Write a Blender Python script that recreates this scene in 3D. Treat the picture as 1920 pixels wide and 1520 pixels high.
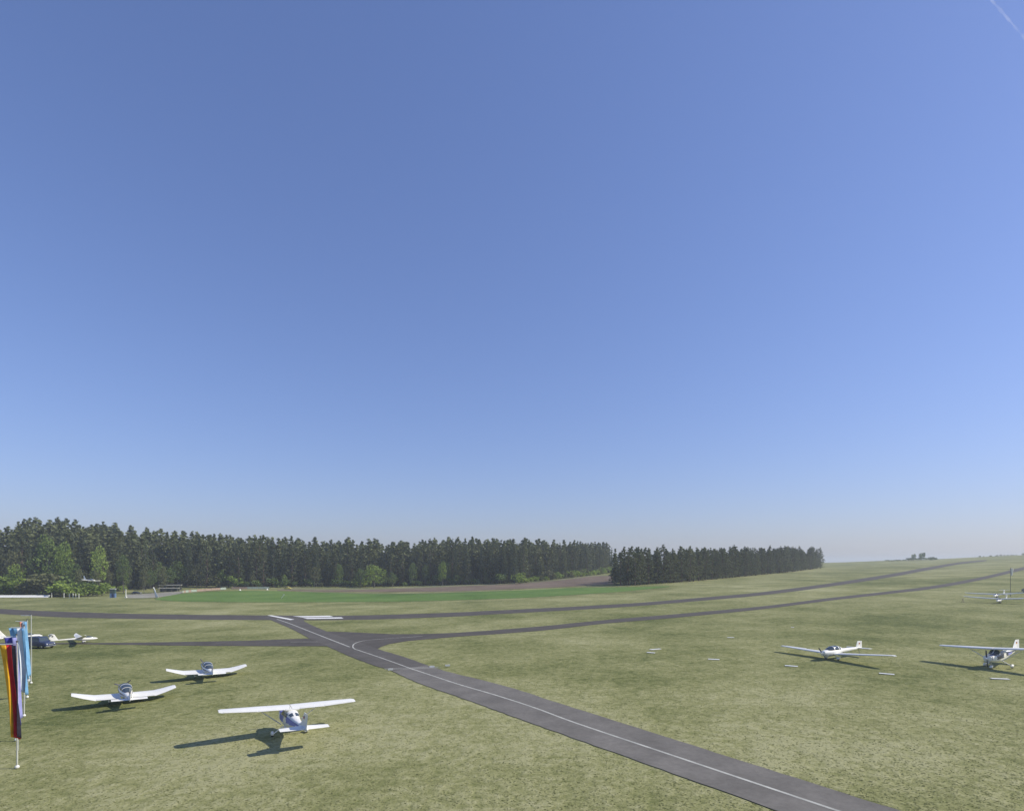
import bpy, bmesh, math, random
import numpy as np
from mathutils import Vector, Matrix

random.seed(7)
rng = np.random.default_rng(11)
R = math.radians
for o in list(bpy.data.objects):
    bpy.data.objects.remove(o)
sc = bpy.context.scene
COL = sc.collection

# ------------------------------------------------------------------ camera, sky, sun, exposure
EYE = 13.0
HAZE = 0.00034
cam_d = bpy.data.cameras.new("camera")
cam = bpy.data.objects.new("camera", cam_d)
COL.objects.link(cam)
cam.location = (0, 0, EYE)
cam.rotation_euler = (R(90), 0, 0)
cam_d.sensor_fit = 'HORIZONTAL'
cam_d.sensor_width = 36.0
cam_d.lens = 36.0 * 1100 / 1920
cam_d.shift_y = 295 / 1920
cam_d.clip_start = 0.5
cam_d.clip_end = 60000
sc.camera = cam

SUN_AZ, SUN_EL = R(91), R(39)          # azimuth clockwise from the view direction (+Y)
world = bpy.data.worlds.new("World")
sc.world = world
world.use_nodes = True
wn = world.node_tree
wn.nodes.clear()
sky = wn.nodes.new('ShaderNodeTexSky')
sky.sky_type = 'NISHITA'
sky.sun_disc = False
sky.sun_elevation = SUN_EL
sky.sun_rotation = SUN_AZ
sky.altitude = 500
sky.air_density = 1.3
sky.dust_density = 1.0
sky.ozone_density = 4.0
bg = wn.nodes.new('ShaderNodeBackground')
bg.inputs['Strength'].default_value = 0.12
wo = wn.nodes.new('ShaderNodeOutputWorld')
gam = wn.nodes.new('ShaderNodeGamma')
gam.inputs['Gamma'].default_value = 0.8
tint = wn.nodes.new('ShaderNodeMix')
tint.data_type = 'RGBA'; tint.blend_type = 'MULTIPLY'; tint.inputs[0].default_value = 1.0
tint.inputs[7].default_value = (1.08, 1.145, 1.62, 1)
wn.links.new(sky.outputs[0], gam.inputs[0])
wn.links.new(gam.outputs[0], tint.inputs[6])
wn.links.new(tint.outputs[2], bg.inputs[0])
wn.links.new(bg.outputs[0], wo.inputs[0])

to_sun = Vector((math.sin(SUN_AZ) * math.cos(SUN_EL), math.cos(SUN_AZ) * math.cos(SUN_EL), math.sin(SUN_EL)))
sun_d = bpy.data.lights.new("sun", 'SUN')
sun_d.energy = 5.0
sun_d.angle = R(0.53)
sun_d.color = (1.0, 0.93, 0.80)
sun = bpy.data.objects.new("sun", sun_d)
COL.objects.link(sun)
sun.rotation_euler = (-to_sun).to_track_quat('-Z', 'Y').to_euler()
sun.location = to_sun * 300

sc.view_settings.view_transform = 'Standard'
sc.view_settings.look = 'None'
sc.view_settings.exposure = 0.0
sc.view_settings.gamma = 1.0
sc.view_settings.use_curve_mapping = False
sc.cycles.use_denoising = True
sc.cycles.max_bounces = 6
sc.cycles.transparent_max_bounces = 8

# ------------------------------------------------------------------ helpers
def tag(o, label=None, cat=None, group=None, kind=None):
    if label: o['label'] = label
    if cat: o['category'] = cat
    if group: o['group'] = group
    if kind: o['kind'] = kind
    return o

def link(name, me, mat=None, parent=None):
    o = bpy.data.objects.new(name, me)
    COL.objects.link(o)
    if mat is not None and not me.materials: me.materials.append(mat)
    if parent is not None: o.parent = parent
    return o

def mesh(name, verts, faces, mat=None, parent=None, smooth=False):
    me = bpy.data.meshes.new(name)
    me.from_pydata([tuple(v) for v in verts], [], faces)
    me.validate()
    if smooth:
        me.polygons.foreach_set('use_smooth', [True] * len(me.polygons))
    me.update()
    return link(name, me, mat, parent)

def empty(name, loc=(0, 0, 0), rz=0, label=None, cat=None, group=None):
    o = bpy.data.objects.new(name, None)
    COL.objects.link(o)
    o.empty_display_size = 0.3
    o.location = loc
    o.rotation_euler = (0, 0, rz)
    return tag(o, label, cat, group)

def copy_tree(o, parent=None):
    c = o.copy()
    COL.objects.link(c)
    if parent is not None: c.parent = parent
    for ch in list(o.children): copy_tree(ch, c)
    return c

class MB:
    """collects simple solids into one mesh"""
    def __init__(s): s.v = []; s.f = []
    def add(s, v, f):
        n = len(s.v); s.v += [tuple(p) for p in v]; s.f += [tuple(i + n for i in q) for q in f]; return s
    def box(s, c, d, rz=0):
        x, y, z = (k / 2 for k in d); ca, sa = math.cos(rz), math.sin(rz)
        P = [(-x, -y, -z), (x, -y, -z), (x, y, -z), (-x, y, -z), (-x, -y, z), (x, -y, z), (x, y, z), (-x, y, z)]
        P = [(c[0] + p[0] * ca - p[1] * sa, c[1] + p[0] * sa + p[1] * ca, c[2] + p[2]) for p in P]
        return s.add(P, [(0, 3, 2, 1), (4, 5, 6, 7), (0, 1, 5, 4), (1, 2, 6, 5), (2, 3, 7, 6), (3, 0, 4, 7)])
    def tube(s, a, b, r0, r1=None, n=8):
        a, b = Vector(a), Vector(b); r1 = r0 if r1 is None else r1
        d = (b - a).normalized(); u = d.orthogonal().normalized(); w = d.cross(u)
        P = []
        for c, r in ((a, r0), (b, r1)):
            for i in range(n):
                t = 2 * math.pi * i / n; P.append(c + u * (r * math.cos(t)) + w * (r * math.sin(t)))
        F = [(i, (i + 1) % n, n + (i + 1) % n, n + i) for i in range(n)]
        F += [tuple(range(n - 1, -1, -1)), tuple(range(n, 2 * n))]
        return s.add(P, F)
    def ball(s, c, r, n=8, m=6, sz=1.0):
        P = [(c[0], c[1], c[2] + r * sz)]
        for j in range(1, m):
            a = math.pi * j / m
            P += [(c[0] + r * math.sin(a) * math.cos(2 * math.pi * i / n), c[1] + r * math.sin(a) * math.sin(2 * math.pi * i / n), c[2] + r * sz * math.cos(a)) for i in range(n)]
        P.append((c[0], c[1], c[2] - r * sz)); L = len(P) - 1
        F = [(0, 1 + i, 1 + (i + 1) % n) for i in range(n)]
        for j in range(m - 2):
            F += [(1 + j * n + i, 1 + (j + 1) * n + i, 1 + (j + 1) * n + (i + 1) % n, 1 + j * n + (i + 1) % n) for i in range(n)]
        F += [(L, 1 + (m - 2) * n + (i + 1) % n, 1 + (m - 2) * n + i) for i in range(n)]
        return s.add(P, F)
    def loft(s, rings, cap=True):
        n = len(rings[0]); P = [p for r in rings for p in r]; F = []
        for j in range(len(rings) - 1):
            F += [(j * n + i, j * n + (i + 1) % n, (j + 1) * n + (i + 1) % n, (j + 1) * n + i) for i in range(n)]
        if cap: F += [tuple(range(n - 1, -1, -1)), tuple((len(rings) - 1) * n + i for i in range(n))]
        return s.add(P, F)
    def done(s, name, mat, parent=None, smooth=False):
        o = mesh(name, s.v, s.f, mat, parent, False)
        me = o.data
        bm = bmesh.new(); bm.from_mesh(me); bmesh.ops.recalc_face_normals(bm, faces=bm.faces[:])
        if smooth:
            for f in bm.faces: f.smooth = True
            for e in bm.edges:
                if len(e.link_faces) == 2 and e.calc_face_angle(0) > R(40): e.smooth = False
        bm.to_mesh(me); bm.free()
        return o

# ------------------------------------------------------------------ materials
def srgb(r, g, b):
    f = lambda c: (c / 255) / 12.92 if c / 255 <= .04045 else ((c / 255 + .055) / 1.055) ** 2.4
    return (f(r), f(g), f(b), 1)

def mat(name, col, rough=0.6, var=0.12, scale=3.0, spec=0.4, metal=0.0, bump=0.0, coat=0.0, trans=0.0):
    m = bpy.data.materials.new(name); m.use_nodes = True
    nt = m.node_tree; b = nt.nodes['Principled BSDF']
    col = tuple(col)[:3]
    tc = nt.nodes.new('ShaderNodeTexCoord'); nz = nt.nodes.new('ShaderNodeTexNoise')
    nz.inputs['Scale'].default_value = scale; nz.inputs['Detail'].default_value = 5
    nt.links.new(tc.outputs['Object'], nz.inputs['Vector'])
    cr = nt.nodes.new('ShaderNodeValToRGB')
    cr.color_ramp.elements[0].position = .3; cr.color_ramp.elements[1].position = .7
    cr.color_ramp.elements[0].color = (*[c * (1 - var) for c in col], 1)
    cr.color_ramp.elements[1].color = (*[min(1, c * (1 + var)) for c in col], 1)
    nt.links.new(nz.outputs[0], cr.inputs[0]); nt.links.new(cr.outputs[0], b.inputs['Base Color'])
    b.inputs['Roughness'].default_value = rough; b.inputs['Metallic'].default_value = metal
    b.inputs['Specular IOR Level'].default_value = spec
    b.inputs['Coat Weight'].default_value = coat
    if bump:
        bp = nt.nodes.new('ShaderNodeBump'); bp.inputs['Strength'].default_value = bump
        nt.links.new(nz.outputs[0], bp.inputs['Height']); nt.links.new(bp.outputs[0], b.inputs['Normal'])
    return m

def foliage_mat(name, dark, light, tl=0.25):
    """leaf colour varies per leaf clump and per tree"""
    m = bpy.data.materials.new(name); m.use_nodes = True
    nt = m.node_tree; b = nt.nodes['Principled BSDF']; out = nt.nodes['Material Output']
    geo = nt.nodes.new('ShaderNodeNewGeometry'); oi = nt.nodes.new('ShaderNodeObjectInfo')
    ad = nt.nodes.new('ShaderNodeMath'); ad.operation = 'MULTIPLY_ADD'
    ad.inputs[1].default_value = 0.45
    ml = nt.nodes.new('ShaderNodeMath'); ml.operation = 'MULTIPLY'; ml.inputs[1].default_value = 0.55
    nt.links.new(oi.outputs['Random'], ml.inputs[0]); nt.links.new(geo.outputs['Random Per Island'], ad.inputs[0]); nt.links.new(ml.outputs[0], ad.inputs[2])
    mx = nt.nodes.new('ShaderNodeMix'); mx.data_type = 'RGBA'
    mx.inputs[6].default_value = (*dark, 1); mx.inputs[7].default_value = (*light, 1)
    nt.links.new(ad.outputs[0], mx.inputs[0]); nt.links.new(mx.outputs[2], b.inputs['Base Color'])
    b.inputs['Roughness'].default_value = .75; b.inputs['Specular IOR Level'].default_value = .2
    t = nt.nodes.new('ShaderNodeBsdfTranslucent'); nt.links.new(mx.outputs[2], t.inputs[0])
    ms = nt.nodes.new('ShaderNodeMixShader'); ms.inputs[0].default_value = tl
    nt.links.new(b.outputs[0], ms.inputs[1]); nt.links.new(t.outputs[0], ms.inputs[2]); nt.links.new(ms.outputs[0], out.inputs[0])
    return m

M = dict(
    white=mat('white_gelcoat', (.81, .80, .73), .34, .03, 2, .5, coat=.2),
    whitec=mat('white_paint', (.8, .79, .73), .4, .05, 2.5),
    offw=mat('weathered_white', (.72, .72, .67), .6, .1, 2),
    glass=mat('tinted_canopy', (.05, .07, .085), .07, .1, 1, .6),
    navy=mat('dark_blue_paint', (.018, .03, .085), .3, .1, 2, .5, coat=.4),
    slate=mat('slate_blue_paint', (.2, .22, .3), .4, .06, 2, .5),
    black=mat('black_rubber', (.025, .025, .027), .8, .15, 8),
    dark=mat('dark_grey_paint', (.05, .052, .058), .5, .1, 4),
    metal=mat('bare_metal', (.5, .5, .52), .35, .06, 5, metal=.9),
    red=mat('red_cloth', (.50, .028, .035), .8, .15, 2, .2),
    gold=mat('gold_cloth', (.68, .36, .02), .8, .15, 2, .2),
    blackc=mat('black_cloth', (.02, .018, .028), .8, .2, 2, .2),
    ltblue=mat('light_blue_cloth', (.17, .36, .56), .8, .15, 2, .2),
    whcloth=mat('white_cloth', (.66, .7, .74), .8, .08, 2, .2),
    eublue=mat('deep_blue_cloth', (.05, .055, .25), .8, .15, 2, .2),
    lilac=mat('pale_lilac_cloth', (.26, .27, .52), .8, .15, 2, .2),
    teal=mat('grey_teal_cloth', (.25, .36, .38), .8, .15, 2, .2),
    orange=mat('orange_cloth', (.55, .24, .16), .8, .2, 2, .2),
    pole=mat('pale_aluminium_pole', (.46, .47, .4), .5, .08, 4),
    yellow=mat('yellow_paint', (.72, .62, .1), .4, .06, 3),
    wood=mat('weathered_wood', (.28, .24, .19), .85, .2, 6, bump=.2),
    concrete=mat('pale_concrete', (.66, .67, .58), .85, .1, 2, bump=.15),
    roofp=mat('pale_roofing', (.36, .36, .31), .8, .15, 1.5),
    lamp=mat('lamp_glass', (.7, .7, .66), .1, .03, 5, .6),
    redlamp=mat('red_lamp_glass', (.4, .02, .02), .15, .05, 5, .6),
    cabin=mat('blue_cabin_panel', (.1, .17, .3), .6, .1, 3),
    green=mat('dark_green_panel', (.04, .075, .06), .7, .15, 3),
    orangeb=mat('faded_orange_board', (.34, .25, .19), .7, .12, 1.5),
    greyb=mat('grey_green_board', (.34, .4, .33), .7, .12, 1.5),
    bark=mat('pine_bark', (.115, .085, .065), .9, .3, 3, .2, bump=.4),
    barkg=mat('grey_bark', (.12, .11, .1), .9, .3, 3, .2, bump=.4),
)

# ------------------------------------------------------------------ surveyed points on the ground (metres, from the foot of the tower)
RUN_T = [(-212.57, 216.51), (-170.61, 195.49), (-154.07, 188.3), (-139.32, 182.45), (-113.87, 173.97), (-91.68, 168.07), (-71.29, 163.38), (-45.65, 156.93), (-28.41, 156.26), (-14.28, 157.06), (0.0, 160.52), (17.79, 163.11), (36.9, 169.11), (60.04, 183.45), (89.04, 204.05), (136.92, 251.03), (224.31, 342.69), (312.34, 440.48), (426.51, 558.52), (484.09, 598.31)]
RUN_B = [(-188.01, 191.5), (-153.12, 175.45), (-137.91, 168.55), (-124.32, 162.8), (-102.89, 157.2), (-83.33, 152.78), (-64.84, 148.59), (-41.92, 144.11), (-26.15, 143.85), (-13.21, 145.34), (0.0, 149.14), (16.63, 152.41), (34.6, 158.56), (55.98, 171.06), (82.28, 188.56), (123.92, 227.19), (196.27, 299.86), (267.64, 377.44), (376.98, 493.66), (448.95, 554.88)]
TAXL_T = [(-101.75, 109.73), (-88.85, 108.6), (-76.05, 107.25), (-59.7, 106.78), (-46.75, 107.13), (-37.39, 108.23), (-32.83, 107.81)]
TAXL_B = [(-100.46, 108.34), (-87.59, 107.06), (-74.65, 105.28), (-56.8, 101.59), (-43.23, 99.06), (-33.67, 97.45), (-29.47, 96.77)]
TAXR_T = [(-39.27, 120.0), (-33.09, 117.41), (-26.93, 113.92), (-22.33, 111.66), (-18.14, 110.83), (-10.13, 111.43), (4.27, 117.29), (20.68, 126.38), (39.43, 135.53), (65.44, 149.97), (93.46, 171.35), (127.41, 194.65), (150.07, 211.63), (182.91, 239.53), (233.52, 285.42), (329.01, 376.99), (530.98, 572.63)]
TAXR_B = [(-21.92, 89.31), (-21.22, 90.82), (-21.07, 94.23), (-20.45, 97.82), (-17.9, 100.97), (-9.56, 105.13), (4.0, 110.0), (19.56, 119.55), (37.17, 127.76), (62.05, 142.2), (88.36, 161.99), (119.63, 182.77), (139.24, 196.36), (168.18, 220.24), (211.78, 258.84), (287.26, 329.15), (436.09, 470.3)]
CON_L = [(-66.68, 157.75), (-59.87, 146.36), (-47.71, 126.46), (-37.88, 109.09), (-30.72, 97.1), (-23.03, 84.44), (-18.24, 77.16), (-14.83, 72.52), (-10.44, 64.88), (-5.21, 57.34), (-2.11, 52.8), (1.4, 47.6), (7.3, 39.0), (15.2, 27.4)]
CON_R = [(-55.16, 155.58), (-50.04, 141.87), (-39.8, 122.98), (-32.0, 109.99), (-25.29, 99.36), (-20.64, 91.56), (-15.13, 83.21), (-11.1, 76.32), (-8.13, 71.59), (-0.91, 62.29), (3.47, 55.26), (8.8, 46.7), (14.0, 38.4), (20.9, 27.4)]
CL1 = [(-60.08, 149.87), (-51.52, 136.57), (-38.13, 114.59), (-26.29, 95.14)]
CL2 = [(-16.36, 107.11), (-19.25, 105.9), (-21.95, 104.96), (-24.55, 103.88), (-26.1, 102.55), (-26.62, 99.59), (-26.05, 96.0), (-24.9, 92.84), (-23.36, 90.46), (-17.69, 81.77), (-12.86, 74.07), (-8.92, 68.17), (-5.77, 63.44), (-1.41, 57.48), (2.13, 52.16), (5.1, 47.1), (10.6, 38.7), (18.0, 27.4)]
CLL = [(-39.01, 103.39), (-34.06, 102.92)]
HOLD = [(-15.91, 73.53), (-12.75, 73.83), (-9.0, 73.89)]
HOLD2 = [(-16.21, 74.32), (-12.87, 74.48), (-9.35, 74.55)]
BAR1 = [(-67.63, 162.09), (-66.51, 162.21), (-54.86, 147.9), (-55.57, 146.93)]
BAR2 = [(-59.0, 157.9), (-57.67, 158.59), (-48.99, 157.56), (-46.84, 153.82), (-50.39, 153.98), (-54.88, 153.99)]
BAR3 = [(-54.19, 152.07), (-49.66, 151.73), (-44.12, 151.67), (-42.63, 148.41), (-48.64, 148.62), (-52.02, 149.03)]
GREEN_T = [(-151.12, 248.11), (-162.98, 284.57), (-158.08, 299.81), (-145.91, 308.65), (-129.3, 309.19), (-109.9, 302.23), (-86.5, 288.34), (-64.24, 271.79), (-37.98, 261.08), (0.0, 261.32), (23.74, 261.19), (46.15, 253.82), (67.41, 251.37)]
GREEN_B = [(-147.71, 242.51), (-132.5, 231.35), (-119.7, 227.02), (-105.69, 223.57), (-92.43, 221.03), (-79.53, 218.7), (-64.9, 216.34), (-50.29, 212.76), (-30.3, 208.32), (0.0, 208.04), (19.26, 211.85), (40.15, 220.81), (65.78, 245.27)]
BROWN_T = [(-126.29, 315.71), (-91.22, 313.58), (-61.02, 319.61), (-29.69, 326.55), (0.0, 332.93), (32.78, 360.56), (53.9, 395.25), (68.01, 393.71)]
BROWN_B = [(-124.42, 311.05), (-87.1, 299.4), (-54.01, 282.93), (-24.75, 272.23), (0.0, 275.92), (24.81, 272.95), (37.75, 276.83), (48.5, 280.78)]
LOT_T = [(-186.38, 283.17), (-182.53, 287.66), (-179.69, 295.01), (-175.28, 301.27), (-170.97, 305.81)]
LOT_B = [(-167.57, 254.6), (-161.37, 254.31), (-157.15, 258.0), (-160.05, 275.09), (-166.69, 298.15)]
MK = [(19.8, 84.08), (21.46, 84.93), (18.83, 81.85), (19.81, 81.31), (25.13, 75.13), (26.44, 74.77), (32.34, 69.49), (33.54, 68.83), (39.87, 63.74), (41.06, 62.99), (48.89, 59.89), (50.42, 59.51), (50.46, 106.12), (50.92, 105.88), (34.79, 94.72), (35.85, 94.8)]
SHELTER = [(-183.84, 308.27), (-175.48, 311.33)]
CARPARK = [(-186.92, 285.58), (-181.16, 289.65)]
CABIN = [(-176.03, 258.86)]
POST = [(-168.89, 256.6)]
FEATHER = [(-154.21, 253.93)]
PANELS1 = [(-164.58, 292.95), (-162.16, 299.79), (-153.4, 314.81)]
PANELS2 = [(-151.44, 316.71), (-132.58, 320.53)]
YEL = [(-122.76, 320.75)]
STICK = [(-97.4, 248.02)]
DOTS = [(-144.76, 312.22), (-132.17, 316.74)]
WALL = [(-233.01, 258.9), (-204.9, 259.67)]
FPOSTS = [(-203.7, 259.64), (-198.18, 259.52), (-192.75, 255.46), (-191.1, 255.41), (-189.91, 255.38), (-188.49, 255.34)]
FEDGE = [(-298.95, 293.62), (-256.16, 293.51), (-229.51, 293.56), (-207.02, 299.64), (-193.97, 323.28), (-161.21, 328.39), (-129.3, 338.64), (-83.52, 353.37), (-52.1, 358.16), (0.0, 339.01), (23.55, 370.06), (52.93, 415.86), (86.21, 499.1)]
COPSE = [(45.0, 264.0), (56.67, 264.75), (89.08, 288.21), (135.98, 339.96), (189.37, 400.58), (268.38, 507.25)]
APRON = [(-12.02, 50.84), (-8.18, 50.82), (0.0, 50.18), (15.58, 50.4), (42.11, 48.25)]
BUSH1 = [(-84.67, 365.22)]
POLES = [(-56.68, 69.66), (-50.56, 61.73), (-44.37, 53.75)]
RB = [(472.36, 713.73), (480.73, 714.6), (478.79, 700.36), (503.18, 718.84), (515.7, 727.27), (527.79, 738.64)]
WHEEL2 = [(-10.1, 74.05), (-15.07, 72.73)]

# ------------------------------------------------------------------ terrain
def lerp_tab(t, x):
    if x <= t[0][0]: return t[0][1]
    for (a, b), (c, d) in zip(t, t[1:]):
        if x <= c:
            s = (x - a) / (c - a); s = s * s * (3 - 2 * s) * .5 + s * .5
            return b + (d - b) * s
    return t[-1][1]
def sstep(a, b, x):
    t = min(1, max(0, (x - a) / (b - a))); return t * t * (3 - 2 * t)
RISE_R = [(-.3, 0), (0, 3), (.155, 6.6), (.3, 8), (.53, 10.9), (.7, 15.4), (.873, 21.5), (1.3, 29), (2.5, 32)]
RISE_L = [(-3, 14), (-.87, 16), (-.6, 7), (-.4, 3), (-.2, 0)]
def land(X, Y):
    """height of the land: a gentle cross fall, a long rise up to a ridge in the north-east, a wooded bank in the west"""
    e = 2.4 * math.tanh(.026 * X / 2.4)
    if Y > 60:
        u = X / max(Y, 60)
        t = min(1, (Y - 80) / 720) if Y > 80 else 0
        e += lerp_tab(RISE_R, u) * t * t / (t + .06) * 1.06
        e += lerp_tab(RISE_L, u) * sstep(285, 400, Y)
        if Y > 800: e -= (e + 14) * sstep(800, 2600, Y)
    return e

def axis_nodes(lo, hi, n, s, c):
    a, b = math.asinh((lo - c) / s), math.asinh((hi - c) / s)
    return [c + s * math.sinh(a + (b - a) * i / n) for i in range(n + 1)]
GX = axis_nodes(-7000, 7000, 250, 160, 0)
GY = axis_nodes(-600, 7000, 300, 140, 90)
GZ = [[land(x, y) for x in GX] for y in GY]
import bisect
def gz(x, y):
    """height of the ground mesh itself (its two triangles per cell)"""
    i = min(max(bisect.bisect_right(GX, x) - 1, 0), len(GX) - 2); j = min(max(bisect.bisect_right(GY, y) - 1, 0), len(GY) - 2)
    a = (x - GX[i]) / (GX[i + 1] - GX[i]); b = (y - GY[j]) / (GY[j + 1] - GY[j])
    z00, z10, z01, z11 = GZ[j][i], GZ[j][i + 1], GZ[j + 1][i], GZ[j + 1][i + 1]
    if a >= b: return z00 + a * (z10 - z00) + b * (z11 - z10)
    return z00 + b * (z01 - z00) + a * (z11 - z01)
def on_ground(x, y, up=0.0): return Vector((x, y, gz(x, y) + up))
def ground_normal(x, y, e=.8):
    return Vector((-(gz(x + e, y) - gz(x - e, y)) / (2 * e), -(gz(x, y + e) - gz(x, y - e)) / (2 * e), 1)).normalized()
def seat(o, x, y, heading, up=0.0, roll=0.0, pitch=0.0):
    """stand a thing on the sloping ground, its +X axis along heading (degrees)"""
    n = ground_normal(x, y); f = Vector((math.cos(R(heading)), math.sin(R(heading)), 0)); f = (f - n * f.dot(n)).normalized(); l = n.cross(f)
    m = Matrix((f, l, n)).transposed() @ Matrix.Rotation(R(roll), 3, 'X') @ Matrix.Rotation(R(-pitch), 3, 'Y')
    o.location = on_ground(x, y, up); o.rotation_euler = m.to_euler()
    return o

def grass_mat(name, cols, patch=0.06, fine=1.6, bump=0.7, wear=True):
    m = bpy.data.materials.new(name); m.use_nodes = True
    nt = m.node_tree; N = nt.nodes.new; L = nt.links.new; b = nt.nodes['Principled BSDF']
    tc = N('ShaderNodeTexCoord')
    def noise(scale, det=4, rough=.6):
        n = N('ShaderNodeTexNoise'); n.inputs['Scale'].default_value = scale; n.inputs['Detail'].default_value = det; n.inputs['Roughness'].default_value = rough
        L(tc.outputs['Object'], n.inputs['Vector']); return n.outputs[0]
    def math_(op, a, bv):
        n = N('ShaderNodeMath'); n.operation = op
        for k, v in ((0, a), (1, bv)):
            if isinstance(v, (int, float)): n.inputs[k].default_value = v
            else: L(v, n.inputs[k])
        return n.outputs[0]
    big, mid, sm, tiny, grain = noise(patch * .25, 3), noise(patch, 4), noise(fine * .28, 4, .65), noise(fine, 5, .7), noise(fine * 4.5, 3, .7)
    t = math_('ADD', math_('MULTIPLY', math_('SUBTRACT', big, .5), 1.3), math_('MULTIPLY', math_('SUBTRACT', mid, .5), 1.25))
    t = math_('ADD', t, math_('MULTIPLY', math_('SUBTRACT', sm, .5), .95))
    t = math_('ADD', t, math_('MULTIPLY', math_('SUBTRACT', tiny, .5), 1.8))
    t = math_('ADD', t, math_('MULTIPLY', math_('SUBTRACT', grain, .5), .7))
    t = math_('ADD', t, .45)
    if wear:
        at = N('ShaderNodeAttribute'); at.attribute_name = 'wear'
        t = math_('ADD', t, at.outputs['Fac'])
    cr = N('ShaderNodeValToRGB'); e = cr.color_ramp.elements
    e[0].position, e[0].color = 0.0, (*cols[0], 1); e[1].position, e[1].color = 1.0, (*cols[-1], 1)
    for k, c in enumerate(cols[1:-1]):
        q = e.new((k + 1) / (len(cols) - 1)); q.color = (*c, 1)
    L(t, cr.inputs[0]); L(cr.outputs[0], b.inputs['Base Color'])
    b.inputs['Roughness'].default_value = .95; b.inputs['Specular IOR Level'].default_value = .08
    bp = N('ShaderNodeBump'); bp.inputs['Strength'].default_value = bump; bp.inputs['Distance'].default_value = .25
    L(math_('ADD', sm, math_('MULTIPLY', tiny, .5)), bp.inputs['Height']); L(bp.outputs[0], b.inputs['Normal'])
    return m

GRASS = grass_mat('mown_airfield_grass', [(.10, .12, .040), (.162, .176, .066), (.22, .226, .095), (.276, .276, .128), (.34, .333, .178)])
nx, ny = len(GX), len(GY)
gv = [(GX[i], GY[j], GZ[j][i]) for j in range(ny) for i in range(nx)]
gf = []
for j in range(ny - 1):
    for i in range(nx - 1):
        a = j * nx + i
        gf += [(a, a + 1, a + nx + 1), (a, a + nx + 1, a + nx)]
ground = mesh('ground', gv, gf, GRASS, smooth=True)
tag(ground, kind='structure')
# trodden, dry and lush areas of the airfield (x, y, radius x, radius y, change)
WEAR = [(-14, 66, 9, 22, .22), (-8, 53, 14, 8, .2), (2, 58, 9, 12, .12), (-40, 53, 13, 8, -.26), (-55, 75, 22, 18, .02), (-75, 140, 60, 20, .06), (22, 70, 20, 14, -.10),
        (12, 84, 16, 12, .03), (30, 60, 14, 5, .10), (60, 58, 30, 6, .12), (20, 50, 30, 4, -.18), (-45, 130, 40, 12, .08), (40, 190, 90, 25, .10), (0, 42, 60, 9, .26), (34, 52.5, 48, 5, .2), (-30, 49, 14, 3, .1), (0, 26, 90, 18, .27), (200, 260, 120, 90, -.04), (70, 100, 25, 25, -.05)]
wa = ground.data.attributes.new('wear', 'FLOAT', 'POINT')
P = np.array(gv); W = np.zeros(len(P))
for (cx, cy, rx, ry, k) in WEAR: W += k * np.exp(-((P[:, 0] - cx) / rx) ** 2 - ((P[:, 1] - cy) / ry) ** 2)
wa.data.foreach_set('value', W.astype(np.float32))

def catmull(pts, k):
    out = []; n = len(pts)
    for i in range(n - 1):
        p0, p1, p2, p3 = (np.array(pts[min(max(q, 0), n - 1)], float) for q in (i - 1, i, i + 1, i + 2))
        for s in range(k):
            t = s / k
            out.append(.5 * (2 * p1 + (p2 - p0) * t + (2 * p0 - 5 * p1 + 4 * p2 - p3) * t * t + (3 * p1 - p0 - 3 * p2 + p3) * t ** 3))
    out.append(np.array(pts[-1], float)); return out

def strip(name, A, B, mt, lift, step=2.5, across=6, ragged=0.0, smooth_edges=True):
    """a sheet laid on the ground between two edges surveyed point by point"""
    a, b = [], []
    for i in range(len(A) - 1):
        k = max(1, int(max(math.dist(A[i], A[i + 1]), math.dist(B[i], B[i + 1])) / step))
        fa, fb = A, B
        ca = catmull([A[max(i - 1, 0)], A[i], A[i + 1], A[min(i + 2, len(A) - 1)]], k)[k:2 * k] if smooth_edges else [np.array(A[i]) + (np.array(A[i + 1]) - np.array(A[i])) * s / k for s in range(k)]
        cb = catmull([B[max(i - 1, 0)], B[i], B[i + 1], B[min(i + 2, len(B) - 1)]], k)[k:2 * k] if smooth_edges else [np.array(B[i]) + (np.array(B[i + 1]) - np.array(B[i])) * s / k for s in range(k)]
        a += ca; b += cb
    a.append(np.array(A[-1], float)); b.append(np.array(B[-1], float))
    V_, F_ = [], []
    for i, (p, q) in enumerate(zip(a, b)):
        if ragged:
            d = (q - p) / (np.linalg.norm(q - p) + 1e-6)
            p = p + d * ragged * (rng.random() - .3); q = q - d * ragged * (rng.random() - .3)
        for s in range(across + 1):
            w = p + (q - p) * s / across
            V_.append((w[0], w[1], gz(w[0], w[1]) + lift))
    for i in range(len(a) - 1):
        for s in range(across):
            k = i * (across + 1) + s
            F_.append((k, k + 1, k + across + 2, k + across + 1))
    o = mesh(name, V_, F_, mt, smooth=True)
    bm = bmesh.new(); bm.from_mesh(o.data); bmesh.ops.recalc_face_normals(bm, faces=bm.faces[:])
    if sum(f.normal.z for f in bm.faces) < 0: bmesh.ops.reverse_faces(bm, faces=bm.faces[:])
    bm.to_mesh(o.data); bm.free()
    return tag(o, kind='structure')

def ribbon(name, pts, w, mt, lift, step=1.0):
    c = catmull(pts, 6); A, B = [], []
    for i, p in enumerate(c):
        d = c[min(i + 1, len(c) - 1)] - c[max(i - 1, 0)]; d = d / (np.linalg.norm(d) + 1e-9); n = np.array((-d[1], d[0]))
        A.append(tuple(p + n * w / 2)); B.append(tuple(p - n * w / 2))
    return strip(name, A, B, mt, lift, step, 1, 0, False)

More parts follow.
